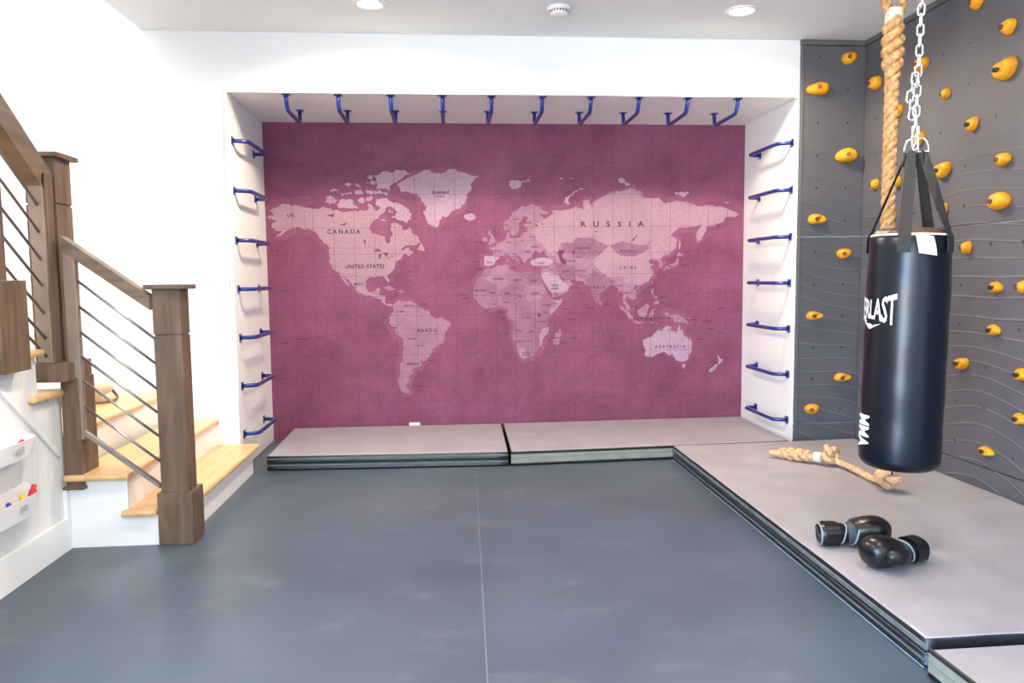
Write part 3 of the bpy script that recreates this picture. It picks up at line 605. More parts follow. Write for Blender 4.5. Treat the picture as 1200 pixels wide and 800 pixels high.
BORD = [[(-141,69.6),(-141,60.3),(-134,58.6),(-130,55.2)],[(-122.8,49),(-95,49),(-89,48),(-84.5,46.5),(-82.5,43),(-79,43.5),(-75,45),(-71,45.3),(-67.5,47)],
 [(-117,32.6),(-111,31.3),(-106.5,31.8),(-102,29.7),(-99,26.5),(-97.3,26)],[(-94.3,16.3),(-92,17.5),(-89.2,17.8)],
 [(-60,8.3),(-61,5),(-64,2),(-67,1.5),(-70,0),(-70,-4.2),(-73.5,-7),(-70,-11),(-65,-10),(-60.5,-14),(-58,-17),(-58,-20),(-55,-24),(-54,-27),(-57.5,-30),(-53.5,-33.5)],
 [(-78.5,1.2),(-75.5,0),(-70,-4.2)],[(-69.5,-17.6),(-68,-22.5),(-62.5,-22.2),(-58,-20)],[(-68,-22.5),(-70,-33),(-72,-40),(-72,-50),(-69,-52)],[(-72,11.5),(-72.5,7.5),(-67.5,6),(-67,1.5)],[(-62.5,-22.2),(-57.6,-25.5),(-54.5,-25.6)],
 [(9.8,37),(8.5,32),(9.8,27),(12,23.5),(4,19),(1.5,21),(-5,25),(-8.6,27.5),(-8.6,29),(-2,32.2),(-2,35)],[(12,23.5),(15,23),(24,19.5),(25,22),(35.5,22)],[(25,22),(25,31.3)],[(-17,21),(-13,21),(-12,23.5),(-8.6,27.5)],[(-5,25),(-6,15.5),(-12,15),(-16,16.5)],[(4,19),(4,16),(0,15),(-5,11)],[(15,23),(15.5,17),(13.6,13),(4,13)],[(24,19.5),(22.5,14),(24,9),(30,10),(34,11),(38,18)],
 [(13.6,13),(15,7.5),(18.5,4.5),(27.5,5),(30.5,4),(34,4.5),(41,4)],[(12.3,-5.8),(16.5,-6),(17,-8),(22,-11),(24,-11),(29,-12.5),(31,-8.5),(29.5,-4),(30.5,1)],[(12,-17.3),(21,-18),(25,-17.8),(29,-15.6),(33,-16)],[(20,-18),(20,-28),(16.5,-28.6)],[(20,-26),(26,-24.8),(31.5,-22.3)],[(34,-1),(39,-4.7)],[(42,11),(43,9),(48,8),(45,5),(42,4)],
 [(32,46.5),(36,50),(31,53),(24,52),(19,54.3)],[(14.5,54),(15,51),(19,49.5),(24,48)],[(8,49),(6,47),(7.5,44)],[(10,47),(16,47),(17,48)],[(16,47),(20,46),(28,45)],[(-1.8,43.3),(3,42.4)],[(29,70),(29,66),(31.5,62.5),(28,60.5)],[(12,56.5),(12,63),(16,68),(24,68.5)],[(44,39),(45,36),(48,31)],[(61,36.5),(61,30)],[(61,30),(66,30),(70,34),(74.5,37)],[(97,28),(101,21.5),(105.5,23),(108,21.6)],[(101,21.5),(105,18),(107.5,14.5)],[(98,24),(97.5,18.5),(99,14)]]
TXT = [('CANADA', .588, 1.62, .253, .0357, 1.5), ('UNITED STATES', .742, 1.352, .301, .0327, 1.1), ('RUSSIA', 2.692, 1.669, .51, .0414, 2.6), ('BRAZIL', 1.216, .847, .153, .0266, 1.4), ('AUSTRALIA', 3.166, .684, .254, .0226, 1.7), ('US', .19, 1.745, .051, .0255, 1.2), ('Greenland', 1.335, 1.921, .132, .0264, 1), ('CHINA', 2.819, 1.324, .139, .0243, 1.9), ('INDIA', 2.574, 1.17, .117, .0206, 1.8), ('ALGERIA', 1.779, 1.246, .088, .0176, 1), ('LIBYA', 1.934, 1.235, .061, .0176, 1), ('EGYPT', 2.064, 1.226, .061, .0176, 1), ('MALI', 1.734, 1.136, .041, .0178, 1), ('NIGER', 1.848, 1.131, .047, .0175, 1), ('SUDAN', 2.066, 1.128, .062, .0179, 1), ('MAURITANIA', 1.64, 1.156, .087, .0134, 1), ('MONGOLIA', 2.822, 1.456, .131, .0165, 1.5), ('KAZAKHSTAN', 2.45, 1.482, .117, .0193, 1), ('IRAN', 2.313, 1.298, .054, .0202, 1.3), ('SAUDI', 2.226, 1.19, .055, .0165, 1), ('ARABIA', 2.226, 1.164, .061, .0163, 1), ('MEXICO', .691, 1.215, .072, .0196, 1), ('ARGENTINA', 1.096, .585, .1, .0173, 1), ('NORWAY', 1.834, 1.663, .054, .0122, 1), ('FINLAND', 2.019, 1.682, .061, .0122, 1), ('INDONESIA', 3.03, .917, .267, .0169, 2.2), ('BOLIVIA', 1.094, .784, .066, .0132, 1), ('TURKEY', 2.116, 1.364, .061, .0149, 1), ('PERU', .963, .871, .04, .0133, 1), ('VENEZUELA', 1.073, 1.043, .08, .0133, 1), ('COLOMBIA', 1.006, .998, .073, .0133, 1), ('DENMARK', 1.334, 1.888, .079, .0105, 1), ('SPAIN', 1.71, 1.374, .04, .0133, 1), ('FRANCE', 1.775, 1.464, .054, .0135, 1), ('UKRAINE', 2.072, 1.495, .061, .0136, 1), ('ANGOLA', 1.938, .835, .061, .0136, 1), ('SOUTH', 1.994, .654, .061, .0136, 1), ('AFRICA', 1.994, .636, .061, .0136, 1), ('ETHIOPIA', 2.158, 1.035, .069, .0138, 1), ('CHAD', 1.946, 1.106, .041, .0137, 1), ('AFGHANISTAN', 2.433, 1.304, .082, .0109, 1), ('NEW ZEALAND', 3.529, .548, .072, .0115, 1)]
# further small country and sea names at their places
for nm, lon, lat, w in [('PARAGUAY', -58, -23.5, .06), ('CHILE', -78, -30, .035), ('URUGUAY', -50, -34.5, .055), ('CUBA', -78, 24.5, .035), ('GUATEMALA', -88, 12.5, .06), ('ECUADOR', -84.5, -1.5, .05), ('GUYANA', -55, 9, .045),
      ('MOROCCO', -12, 34.5, .055), ('NIGERIA', 8, 9.5, .05), ('GHANA', -1.5, 8, .035), ('SENEGAL', -23, 13, .05), ('CAMEROON', 4, 1.5, .06), ('GABON', 5, -3.5, .04), ('D.R. CONGO', 23, -3, .07), ('KENYA', 38, 1, .04), ('SOMALIA', 53, 3.5, .05), ('TANZANIA', 35, -6.5, .06), ('ZAMBIA', 27, -14, .045), ('NAMIBIA', 17, -21.5, .05), ('BOTSWANA', 24, -21.5, .055), ('MOZAMBIQUE', 46, -19.5, .07), ('MADAGASCAR', 52, -23.5, .07), ('YEMEN', 46, 15, .04), ('OMAN', 62, 20, .035), ('IRAQ', 43, 33.5, .035), ('SYRIA', 38.5, 35.2, .035), ('PAKISTAN', 67, 28.5, .055), ('TURKMENISTAN', 58, 39.5, .07), ('UZBEKISTAN', 64, 42, .06), ('NEPAL', 84, 29, .035), ('BANGLADESH', 90, 24.5, .05), ('MYANMAR', 96, 21, .05), ('THAILAND', 101, 15.5, .05), ('VIETNAM', 110, 13, .045), ('MALAYSIA', 107, 4.5, .055), ('PHILIPPINES', 130, 12, .06), ('PAPUA NEW GUINEA', 152, -6.8, .09), ('JAPAN', 146, 36, .035), ('SOUTH KOREA', 136, 35, .05), ('GERMANY', 10.5, 51.5, .045), ('POLAND', 20, 52.5, .04), ('ITALY', 14, 42.5, .035), ('ROMANIA', 25, 46, .045), ('GREECE', 21, 38.2, .04), ('SWEDEN', 16, 64, .045), ('UNITED KINGDOM', -12, 52, .08), ('ICELAND', -19, 67.5, .045), ('PORTUGAL', -15, 39.5, .05), ('BELARUS', 28.5, 54.5, .045), ('TUNISIA', 14, 35.5, .04), ('FIJI', 176, -17.5, .03), ('VANUATU', 168, -14, .05), ('SOLOMON ISLANDS', 165, -8, .08), ('NEW CALEDONIA', 160, -22.5, .07), ('GUAM', 150, 14.5, .03), ('KIRIBATI', 176, 2, .05), ('FRENCH POLYNESIA', -145, -17, .09), ('COOK ISLANDS', -159, -20, .06), ('HAWAII', -157, 20, .04), ('BERMUDA', -64, 33, .04), ('FALKLAND ISLANDS', -56, -51, .08), ('SEYCHELLES', 58, -5, .06), ('MAURITIUS', 60, -20, .05), ('MALDIVES', 72, 4, .05), ('SRI LANKA', 86, 6.5, .05), ('AZORES', -28, 40, .04), ('CAPE VERDE', -26, 16, .05)]:
    x, z = mil(lon, lat); TXT.append((nm, x, z, w, .0105, 1))

def text_mesh(s, spacing=1.0, bold=.022):
    cu = bpy.data.curves.new('lettering', 'FONT'); cu.body = s; cu.space_character = spacing; cu.resolution_u = 2; cu.offset = bold
    o = bpy.data.objects.new('lettering', cu); C.objects.link(o)
    bpy.context.view_layer.update()
    me = bpy.data.meshes.new_from_object(o.evaluated_get(bpy.context.evaluated_depsgraph_get()))
    vs = [v.co.copy() for v in me.vertices]; fs = [list(p.vertices) for p in me.polygons]
    bpy.data.objects.remove(o); bpy.data.meshes.remove(me); bpy.data.curves.remove(cu)
    x0 = min(v.x for v in vs); x1 = max(v.x for v in vs); y0 = min(v.y for v in vs); y1 = max(v.y for v in vs)
    return [((v.x-x0)/(x1-x0), (v.y-y0)/(y1-y0)) for v in vs], fs

MM = ['ocean', 'land_peach', 'land_lilac', 'land_pink', 'land_mauve', 'land_deep', 'water', 'grid', 'ink', 'border', 'shelf']
mi = {k: i for i, k in enumerate(MM)}; mi['land_pink2'] = mi['land_pink']; mi['land_lilac2'] = mi['land_lilac']
mb = MB(); Y0 = D-.003
mb.box(.002, XR-.002, Y0, D-.0002, .002, H-.002, 0, 0)
mb2 = MB()
def flat(poly, y, m):
    poly = [(min(max(a, .004), XR-.004), min(max(c, .004), H-.004)) for a, c in poly]
    cv, _e, tr = delaunay_2d_cdt([Vector(p) for p in poly], [], [list(range(len(poly)))], 1, 1e-6)[:3]
    poly = [(p.x, p.y) for p in cv]
    fs = []
    for t in tr:
        (a, b_), (c, d), (e, f) = poly[t[0]], poly[t[1]], poly[t[2]]
        cr = (c-a)*(f-b_)-(d-b_)*(e-a)
        fs.append(list(t) if cr > 0 else list(t)[::-1])       # normals face the room (-Y)
    mb2.add([(p[0], y, p[1]) for p in poly], fs, m)
sd = 1
def grow(poly, d):
    P = [Vector(p) for p in poly]; n = len(P)
    ar = sum(P[i].x*P[(i+1) % n].y-P[(i+1) % n].x*P[i].y for i in range(n)); sg = 1 if ar > 0 else -1; out = []
    for i in range(n):
        t = (P[(i+1) % n]-P[i-1]).normalized(); o = Vector((t.y, -t.x))*d*sg*(.6+.8*noise.noise(Vector((P[i].x*3, P[i].y*3, 0)))+.2)
        out.append((P[i].x+o.x, P[i].y+o.y))
    return out
LV = 0
for k, L in LAND_P.items():
    for poly in L:
        if len(poly) > 9:
            LV += 1; sd += 1
            flat(rough(grow(rough([mil(*q) for q in poly], 1, .05, sd), .045), 1, .1, sd), Y0-.0001-LV*.00001, mi['shelf'])
for k, L in LAND_P.items():
    for poly in L:
        sd += 1
        P = [mil(*q) for q in poly]
        flat(rough(P, 3, .24 if k == 'land_lilac' else .15, sd), Y0-.0006, mi[k])
for LV, (k, poly) in enumerate(OVER):
    sd += 1; flat(rough([mil(*q) for q in poly], 1, .06, sd), Y0-.0008-LV*.00002, mi[k])
def line(pts, wd, y, m):
    for p, q in zip(pts[:-1], pts[1:]):
        d = Vector((q[0]-p[0], q[1]-p[1])); n = Vector((-d.y, d.x)).normalized()*wd/2
        vs = [(p[0]-n.x, y, p[1]-n.y), (q[0]-n.x, y, q[1]-n.y), (q[0]+n.x, y, q[1]+n.y), (p[0]+n.x, y, p[1]+n.y)]
        mb2.add(vs, [[0, 1, 2, 3]], m)
for L in BORD: line([mil(*q) for q in L], .0028, Y0-.0015, mi['border'])
for lon in range(-165, 195, 15):
    x = mil(lon, 0)[0]
    if .01 < x < XR-.01: line([(x, .004), (x, H-.004)], .0024, Y0-.0017, mi['grid'])
for lat in (-60, -45, -30, -15, 0, 15, 30, 45, 60, 75, 84):
    z = mil(0, lat)[1]
    if .05 < z < H-.01: line([(.004, z), (XR-.004, z)], .0020, Y0-.0017, mi['grid'])
for s, x, z, w, h, sp in TXT:
    vs, fs = text_mesh(s, sp)
    mb2.add([(x+(u-.5)*w, Y0-.0020, z+(v-.5)*h) for u, v in vs], fs, mi['ink'])
mb.add(mb2.v, mb2.f, 0); mb.m[-len(mb2.m):] = mb2.m
tag(mb.build('wall_mural', [M[k] for k in MM], fix=False), 'plum and pink world map wall mural filling the back of the niche', 'wall mural')
# outlet peeking over the mat
ol = thing('wall_outlet', 'white wall outlet plate peeking above the mat under the map', 'outlet', (1.10, D-.004, .12))
MB().box(1.055, 1.143, D-.012, D-.0045, .06, .118, .003).build('cover_plate', M['plast'], ol)
MB().box(1.083, 1.115, D-.0135, D-.0115, .068, .104, .002).build('socket', M['plast'], ol)

# ================================================================== MATS
def mat_layer(P, z0, z1, top, wrinkle, nx=26, ny=20, seed=0):
    """P: four ground corners (x,y) anticlockwise; a soft slab with rounded edges"""
    b = MB(); c = [Vector((p[0], p[1], 0)) for p in P]
    def Q(u, v): return (c[0]*(1-u)+c[1]*u)*(1-v)+(c[3]*(1-u)+c[2]*u)*v
    rr = .010
    rows = [(-.004, z0+.004, 0), (0, z0+.012, 0), (0, z1-rr, 0), (rr*.3, z1-rr*.3, 0), (rr, z1, 1)]
    lu = (c[1]-c[0]).length; lv = (c[3]-c[0]).length
    # top grid
    def H_(u, v):
        e = min(u, 1-u)*lu; f = min(v, 1-v)*lv; g = min(1, min(e, f)/.12)
        p = Q(u, v)*2.2
        return wrinkle*(noise.noise(p+Vector((seed, 0, 0)))+.5*noise.noise(p*2.7+Vector((0, seed, 3))))*(.25+.75*g)
    top_v = []; g = 1.0
    for j in range(ny+1):
        for i in range(nx+1):
            u = i/nx; v = j/ny
            p = Q(rr/lu+u*(1-2*rr/lu), rr/lv+v*(1-2*rr/lv))
            top_v.append((p.x, p.y, z1+H_(u, v)))
    fs = [[j*(nx+1)+i, j*(nx+1)+i+1, (j+1)*(nx+1)+i+1, (j+1)*(nx+1)+i] for j in range(ny) for i in range(nx)]
    b.add(top_v, fs, 0, True)
    # border loop
    loop = [(i, 0) for i in range(nx)]+[(nx, j) for j in range(ny)]+[(i, ny) for i in range(nx, 0, -1)]+[(0, j) for j in range(ny, 0, -1)]
    n = len(loop); vs = []
    for (off, z, _) in rows:
        for (i, j) in loop:
            u, v = i/nx, j/ny
            p = Q(off/lu+u*(1-2*off/lu), off/lv+v*(1-2*off/lv))
            dz = H_(u, v) if z > z0+.02 else 0
            vs.append((p.x, p.y, z+dz))
    fs = []; mt = []
    for k in range(len(rows)-1):
        for q in range(n): fs.append([k*n+q, k*n+(q+1) % n, (k+1)*n+(q+1) % n, (k+1)*n+q]); mt.append(0 if k == 3 else 1)
    fs.append(list(range(n))[::-1]); mt.append(1)
    b.add(vs, fs, 1, True); b.m[-len(mt):] = mt
    return b
def strip(p, q, z0, z1, t, bev=.002):
    """thin band lying against the vertical side running p -> q (outside is to the right)"""
    a = Vector((p[0], p[1], 0)); c = Vector((q[0], q[1], 0)); d = (c-a).normalized(); n = Vector((d.y, -d.x, 0))
    vs = []
    for pt in (a, c):
        for o, z in ((-.004, z0), (t, z0+bev), (t, z1-bev), (-.004, z1)): w_ = pt+n*o; vs.append((w_.x, w_.y, z))
    return MB().add(vs, [[0, 4, 5, 1], [1, 5, 6, 2], [2, 6, 7, 3], [3, 7, 4, 0], [0, 1, 2, 3], [4, 7, 6, 5]])
def folded_mat(label, P, style, wrinkle=.004, seed=0, nx=26, ny=20, side=(0, 1), ztop=.1):
    cx = sum(p[0] for p in P)/4; cy = sum(p[1] for p in P)/4
    t = thing('gym_mat', label, 'gym mat', (cx, cy, .001), group='folded grey gym mats')
    hh = ztop/2
    mat_layer(P, .002, hh-.001, 0, .0004, nx, ny, seed).build('lower_panel', [M['matTop'], M['matBlack']], t, fix=True)
    mat_layer(P, hh, ztop, 0, wrinkle, nx, ny, seed).build('upper_panel', [M['matTop'], M['matBlack']], t, fix=True)
    p, q = P[side[0]], P[side[1]]
    if style == 'olive':
        strip(p, q, .018, .080, .0035).build('hook_strip', M['matOlive'], t)
        tag(strip(p, q, .082, .094, .005).build('edge_binding', M['matBlack'], t))
    elif style == 'dark':
        for z in (.030, .072): strip(p, q, z, z+.010, .003).build('hook_strip', M['matGrey'], t)
        strip(p, q, .046, .056, .002).build('fold_seam', M['matBlack'], t)
    else:
        strip(p, q, .062, .082, .004).build('hook_strip', M['matGrey'], t)
        strip(p, q, .022, .032, .003).build('hook_strip', M['matGrey'], t)
        strip(p, q, .002, .007, .006, .001).build('edge_piping', M['matEdge'], t)
    return t
folded_mat('left grey folded gym mat lying under the world map', [(.175, -.045), (1.762, -.115), (1.785, .865), (.165, .895)], 'dark', .004, 3)
folded_mat('right grey folded gym mat under the world map, with an olive side strip', [(1.782, -.118), (2.868, -.118), (XR-.01, -.012), (XR-.01, .895), (1.80, .868)][0:0] or [(1.782, -.118), (3.74, -.03), (3.755, .895), (1.80, .868)], 'olive', .003, 8)
# long mats on the right
folded_mat('large grey folded gym mat by the climbing wall with boxing gloves on it', [(2.872, -2.864), (XW-.012, -2.868), (XW-.012, -.028), (2.895, -.088)], 'band', .011, 5, 40, 70, side=(3, 0))
folded_mat('grey folded gym mat corner at the bottom right edge of the photo', [(2.852, -4.9), (XW-.012, -4.9), (XW-.012, -2.905), (2.852, -2.915)], 'olive', .004, 9, side=(3, 0), ztop=.092)

# ================================================================== ROPES
def resample(pts, step):
    pts = [Vector(p) for p in pts]; out = [pts[0]]; acc = 0
    for a, b_ in zip(pts[:-1], pts[1:]):
        L = (b_-a).length; n = max(1, int(round(L/step)))
        for i in range(1, n+1): out.append(a.lerp(b_, i/n))
    return out
def smooth(pts, n=12):
    P = [Vector(p) for p in pts]; P = [P[0]*2-P[1]]+P+[P[-1]*2-P[-2]]; out = []
    for i in range(1, len(P)-2):
        for k in range(n):
            t = k/n; a, b_, c, d = P[i-1], P[i], P[i+1], P[i+2]
            out.append(.5*((2*b_)+(c-a)*t+(2*a-5*b_+4*c-d)*t*t+(3*b_-a-3*c+d)*t**3))
    out.append(P[-2]); return out
def twisted(pts, R, pitch, n=8, strands=3, mbx=None):
    b = mbx or MB(); k = len(pts); nrm = None; fr = []; s = 0
    for i in range(k):
        t = (pts[min(i+1, k-1)]-pts[max(i-1, 0)]).normalized()
        nrm = t.orthogonal().normalized() if nrm is None else (nrm-t*nrm.dot(t)).normalized()
        if i: s += (pts[i]-pts[i-1]).length
        fr.append((pts[i], nrm.copy(), t.cross(nrm), s))
    for q in range(strands):
        line_ = []
        for p, a, c, s in fr:
            an = 2*PI*(s/pitch+q/strands); line_.append(p+(a*math.cos(an)+c*math.sin(an))*R*.5)
        b.tube(line_, R*.54, n)
    return b
def braid(p0, p1, A, Bw, turns, r, n=90, k=3):
    p0 = Vector(p0); p1 = Vector(p1); d = (p1-p0).normalized(); a = d.orthogonal().normalized(); c = d.cross(a); b = MB()
    for q in range(k):
        ln = []
        for i in range(n+1):
            t = 2*PI*turns*i/n+2*PI*q/k; e = math.sin(PI*min(1, max(0, i/n)))**.3 if 0 < i < n else .35
            ln.append(p0.lerp(p1, i/n)+a*(A*math.sin(t)*max(.5, e))+c*(Bw*math.sin(2*t)*max(.5, e)))
        b.tube(ln, r, 9)
    return b
RX, RY = 3.373, -1.753
rp = thing('climbing_rope', 'thick tan climbing rope hanging from the ceiling behind the punching bag', 'rope', (RX, RY, .60))
pts = resample([(RX, RY, .62), (RX, RY, 2.25)], .012)
twisted(pts, .031, .125).build('rope_body', M['rope'], rp)
braid((RX, RY, 2.13), (RX, RY, 2.39), .034, .024, 1.7, .0215).build('eye_splice', M['rope'], rp)
eye = [(RX+.0*0+.024, RY, 2.400), (RX+.045, RY, 2.476), (RX+.055, RY, 2.544), (RX+.035, RY, 2.604), (RX, RY, 2.625), (RX-.035, RY, 2.604), (RX-.055, RY, 2.544), (RX-.045, RY, 2.476), (RX-.024, RY, 2.400)]
twisted(resample(smooth(eye, 8), .01), .022, .09).build('eye_loop', M['rope'], rp)
b = MB().lathe([(.038, 2.355), (.040, 2.362), (.040, 2.412), (.038, 2.42)], 20, (0, 0, 0)); b.v = [Vector((RX+v.x*.98, RY+v.y*.8, v.z)) for v in b.v]
b.build('tape_band', M['tape'], rp)
b = MB().lathe([(.029, .615), (.031, .62), (.031, .67), (.029, .675)], 18, (RX, RY, 0)); b.build('tape_band', M['tape'], rp)
b = MB()
b.tube([(RX, RY+.03*math.cos(a), 2.63+.03*math.sin(a)) for a in [2*PI*i/20 for i in range(20)]], .006, 8, closed=True)
b.tube([(RX, RY, 2.66), (RX, RY, HC)], .006, 8).build('hanger', M['chrome'], rp)

# rope lying on the mat
lrp = thing('climbing_rope', 'short knotted tan rope lying on the mat beside the punching bag', 'rope', (3.6, -.95, .1))
zb = .107
A = Vector((3.435, -.535, zb+.032)); Bp = Vector((3.60, -.675, zb+.034))
braid(A, Bp, .026, .016, 1.4, .017, 70).build('eye_splice', M['rope2'], lrp)
e0 = [(3.455, -.552, zb+.02), (3.425, -.515, zb+.028), (3.40, -.510, zb+.03), (3.395, -.532, zb+.03), (3.42, -.548, zb+.028), (3.46, -.56, zb+.02)]
MB().tube(smooth(e0, 8), .016, 9).build('eye_loop', M['rope2'], lrp)
b = MB(); p0 = Vector((3.600, -.672, zb+.034)); p1 = Vector((3.632, -.702, zb+.034))
b.tube([p0, p0.lerp(p1, .1), p0.lerp(p1, .9), p1], [.030, .032, .032, .030], 16).build('tape_band', M['tape'], lrp)
def knot(c, R, r, rot, n=90):
    ln = []
    M3 = Matrix.Rotation(rot[2], 3, 'Z') @ Matrix.Rotation(rot[1], 3, 'Y') @ Matrix.Rotation(rot[0], 3, 'X')
    for i in range(n):
        t = 2*PI*i/n
        p = Vector(((2+math.cos(3*t))*math.cos(2*t), (2+math.cos(3*t))*math.sin(2*t), 1.25*math.sin(3*t)))/3*R
        ln.append(Vector(c)+M3 @ p)
    b = MB()
    b.tube(ln, r, 10, closed=True); return b
knot((3.672, -.735, zb+.062), .047, .0195, (1.1, .2, .4)).build('knot', M['rope2'], lrp)
ln = resample(smooth([(3.630, -.700, zb+.03), (3.668, -.735, zb+.035), (3.705, -.83, zb+.022), (3.71, -.95, zb+.0205), (3.70, -1.10, zb+.0205), (3.695, -1.24, zb+.03), (3.693, -1.30, zb+.04)], 10), .008)
twisted(ln, .0195, .085).build('rope_body', M['rope2'], lrp)
knot((3.693, -1.30, zb+.066), .056, .0205, (.5, .5, 1.9)).build('knot', M['rope2'], lrp)
knot((3.700, -1.285, zb+.056), .040, .019, (1.5, .1, .6)).build('knot', M['rope2'], lrp)

# ================================================================== PUNCHING BAG
BX, BY, BZ, BH, BR = 3.247, -2.093, .448, .957, .1555
bag = thing('punching_bag', 'tall black vinyl punching bag hanging above the right mat', 'punching bag', (BX, BY, BZ), (0, .022, 0))
prof = [(.02, .006), (.09, .001)]+[(BR-.045+.045*math.sin(a), .045-.045*math.cos(a)) for a in [PI/2*i/7 for i in range(8)]]
for i in range(1, 15): prof.append((BR+.0018*math.sin(i*1.9)-(.0035 if i > 12 else 0), .045+(BH-.06)*i/14))
prof += [(BR-.007, BH-.006), (BR-.012, BH)]
b = MB().lathe(prof, 64)
for v in b.v:    # slight slackness
    r = math.hypot(v.x, v.y)
    if r > .12 and v.z > .05:
        k = 1+.010*noise.noise(Vector((v.x*9, v.y*9, v.z*7))); v.x *= k; v.y *= k
b.build('bag_body', M['vinyl'], bag, local=True)
# stuffed brown top
n = 60; vs = []; rows = [(BR-.012, BH-.002), (BR-.022, BH+.012), (BR-.045, BH+.022), (.07, BH+.028), (.03, BH+.030), (.002, BH+.030)]
for r, z in rows:
    for j in range(n):
        a = 2*PI*j/n; k = 1+.02*math.sin(a*22)*min(1, r/.12)
        vs.append((r*k*math.cos(a), r*k*math.sin(a), z+.004*math.sin(a*22)*min(1, r/.12)*(1 if r < BR-.015 else 0)))
fs = [[i*n+j, i*n+(j+1) % n, (i+1)*n+(j+1) % n, (i+1)*n+j] for i in range(len(rows)-1) for j in range(n)]
MB().add(vs, fs, 0, True).build('gathered_top', M['brown'], bag, local=True)
MB().tube([((BR-.010)*math.cos(2*PI*i/48), (BR-.010)*math.sin(2*PI*i/48), BH-.001) for i in range(48)], .0042, 8, closed=True).build('top_piping', M['whiteink'], bag, local=True)
dv = Vector((1.467, 2.325, 0)).normalized(); rv = Vector((dv.y, -dv.x, 0))
def cyl(phi, z, r):
    d = -dv*math.cos(phi)+rv*math.sin(phi); return (d.x*r, d.y*r, z)
def ribbon(path, wdir, w, t=.0022):
    """flat strap following path; width along wdir"""
    P = [Vector(p) for p in path]; vs = []; k = len(P)
    for i in range(k):
        tg = (P[min(i+1, k-1)]-P[max(i-1, 0)]).normalized(); wd = wdir[i] if isinstance(wdir, list) else wdir
        wd = Vector(wd); wd = (wd-tg*wd.dot(tg)).normalized(); nn = tg.cross(wd); ww = w[i] if isinstance(w, list) else w
        vs += [P[i]+wd*ww/2+nn*t/2, P[i]-wd*ww/2+nn*t/2, P[i]-wd*ww/2-nn*t/2, P[i]+wd*ww/2-nn*t/2]
    fs = [[i*4+j, i*4+(j+1) % 4, (i+1)*4+(j+1) % 4, (i+1)*4+j] for i in range(k-1) for j in range(4)]+[[0, 1, 2, 3][::-1], [(k-1)*4+j for j in range(4)]]
    return MB().add(vs, fs)
zr = 1.736-BZ      # where the straps meet the rings
for phi, off, low in ((math.radians(-8), -.012, .072), (math.radians(62), .022, .07), (math.radians(152), .012, .07), (math.radians(-98), -.022, .07)):
    dirp = Vector(cyl(phi, 0, 1)); tang = Vector(cyl(phi+PI/2, 0, 1))
    ap = rv*off+dirp*.008+Vector((0, 0, zr))
    path = [dirp*(BR+.004)+Vector((0, 0, BH-low)), dirp*(BR+.004)+Vector((0, 0, BH-.03)), dirp*(BR+.001)+Vector((0, 0, BH-.004)), dirp*(BR-.010)+Vector((0, 0, BH+.016))]
    path += [path[-1].lerp(ap, q) for q in (.33, .66, 1)]
    wd_ = [tang]*4+[tang.lerp(rv, q) for q in (.33, .66, 1)] if off == .022 else tang
    st_ = ribbon(path, wd_, [.048, .048, .048, .047, .044, .04, .034]).build('strap', M['web'], bag, local=True)
    lp = [ap+Vector((0, 0, -.045))+dirp*.004, ap+Vector((0, 0, 0))+dirp*.003, ap+Vector((0, 0, .004))]
    ribbon([ap+Vector((0, 0, -.05))+dirp*.010, ap+dirp*.005, ap+Vector((0, 0, .008))], tang, .036, .004).build('loop_stitching', M['web'], st_, local=True)
for sx, yaw in ((-.014, .5), (.020, -.35)):
    wv = (rv*math.cos(yaw)+dv*math.sin(yaw)); c = rv*sx+Vector((0, 0, zr+.004))
    pts = [c+wv*(.030*math.cos(a))+Vector((0, 0, .054*math.sin(a) if math.sin(a) > 0 else 0)) for a in [PI*i/14 for i in range(15)]]+[c+wv*x for x in (-.018, -.009, 0, .009, .018)]
    MB().tube(pts, .0036, 8, closed=True).build('ring', M['chrome'], bag, local=True)
# white label at the top seam
b = MB(); vs = []
for i in range(7):
    for j in range(6):
        u, v = i/6, j/5
        ph = math.radians(6+24*u+5*v); vs.append(cyl(ph, BH-.000-.076*v-.010*u, BR+.004+.008*math.sin(v*PI*.7)))
b.add(vs, [[i*6+j, i*6+j+1, (i+1)*6+j+1, (i+1)*6+j] for i in range(6) for j in range(5)], 0, True)
o = b.build('sewn_label', M['tag'], bag, local=True); so = o.modifiers.new('thick', 'SOLIDIFY'); so.thickness = .0012
# lettering
vs, fs = text_mesh('EVERLAST', .95, .018)
def subdiv(vs, fs, n=2):
    bm_ = bmesh.new(); V = [bm_.verts.new((u, v, 0)) for u, v in vs]
    for f in fs:
        try: bm_.faces.new([V[i] for i in f])
        except ValueError: pass
    bmesh.ops.triangulate(bm_, faces=bm_.faces[:])
    for _ in range(n):
        ed = [e for e in bm_.edges if e.calc_length() > .02]
        if ed: bmesh.ops.subdivide_edges(bm_, edges=ed, cuts=1); bmesh.ops.triangulate(bm_, faces=bm_.faces[:])
    bm_.verts.index_update(); r = [(v.co.x, v.co.y) for v in bm_.verts], [[v.index for v in f.verts] for f in bm_.faces]; bm_.free(); return r
vs, fs = subdiv(vs, fs, 3)
b = MB(); out = []
for u, v in vs:
    t = 2*u-1; hgt = .062+.044*abs(t)**1.6
    out.append(cyl(math.radians(-101+88*u), (1.108-BZ)+(v-.5)*hgt*1.2727-.003, BR+.0032))
b.add(out, fs)
b.build('brand_lettering', M['whiteink'], bag, local=True, fix=False); b = MB()
sw = [(57, 140), (73, 140), (66, 149), (84, 152), (92, 157), (120, 150), (80, 172)]
pp = []
for x, y in sw: pp.append((990+x/2.963, 330+y/2.963))
def bagpx(x, y):     # flat artwork sheet coordinates to the curved skin
    cx = 1065-(y-276)*.0587
    s = max(-.97, min(.97, (x-cx)/50)); return math.asin(s), (1.396-(y-276)*.00333)-BZ
q = [bagpx(*p) for p in pp]
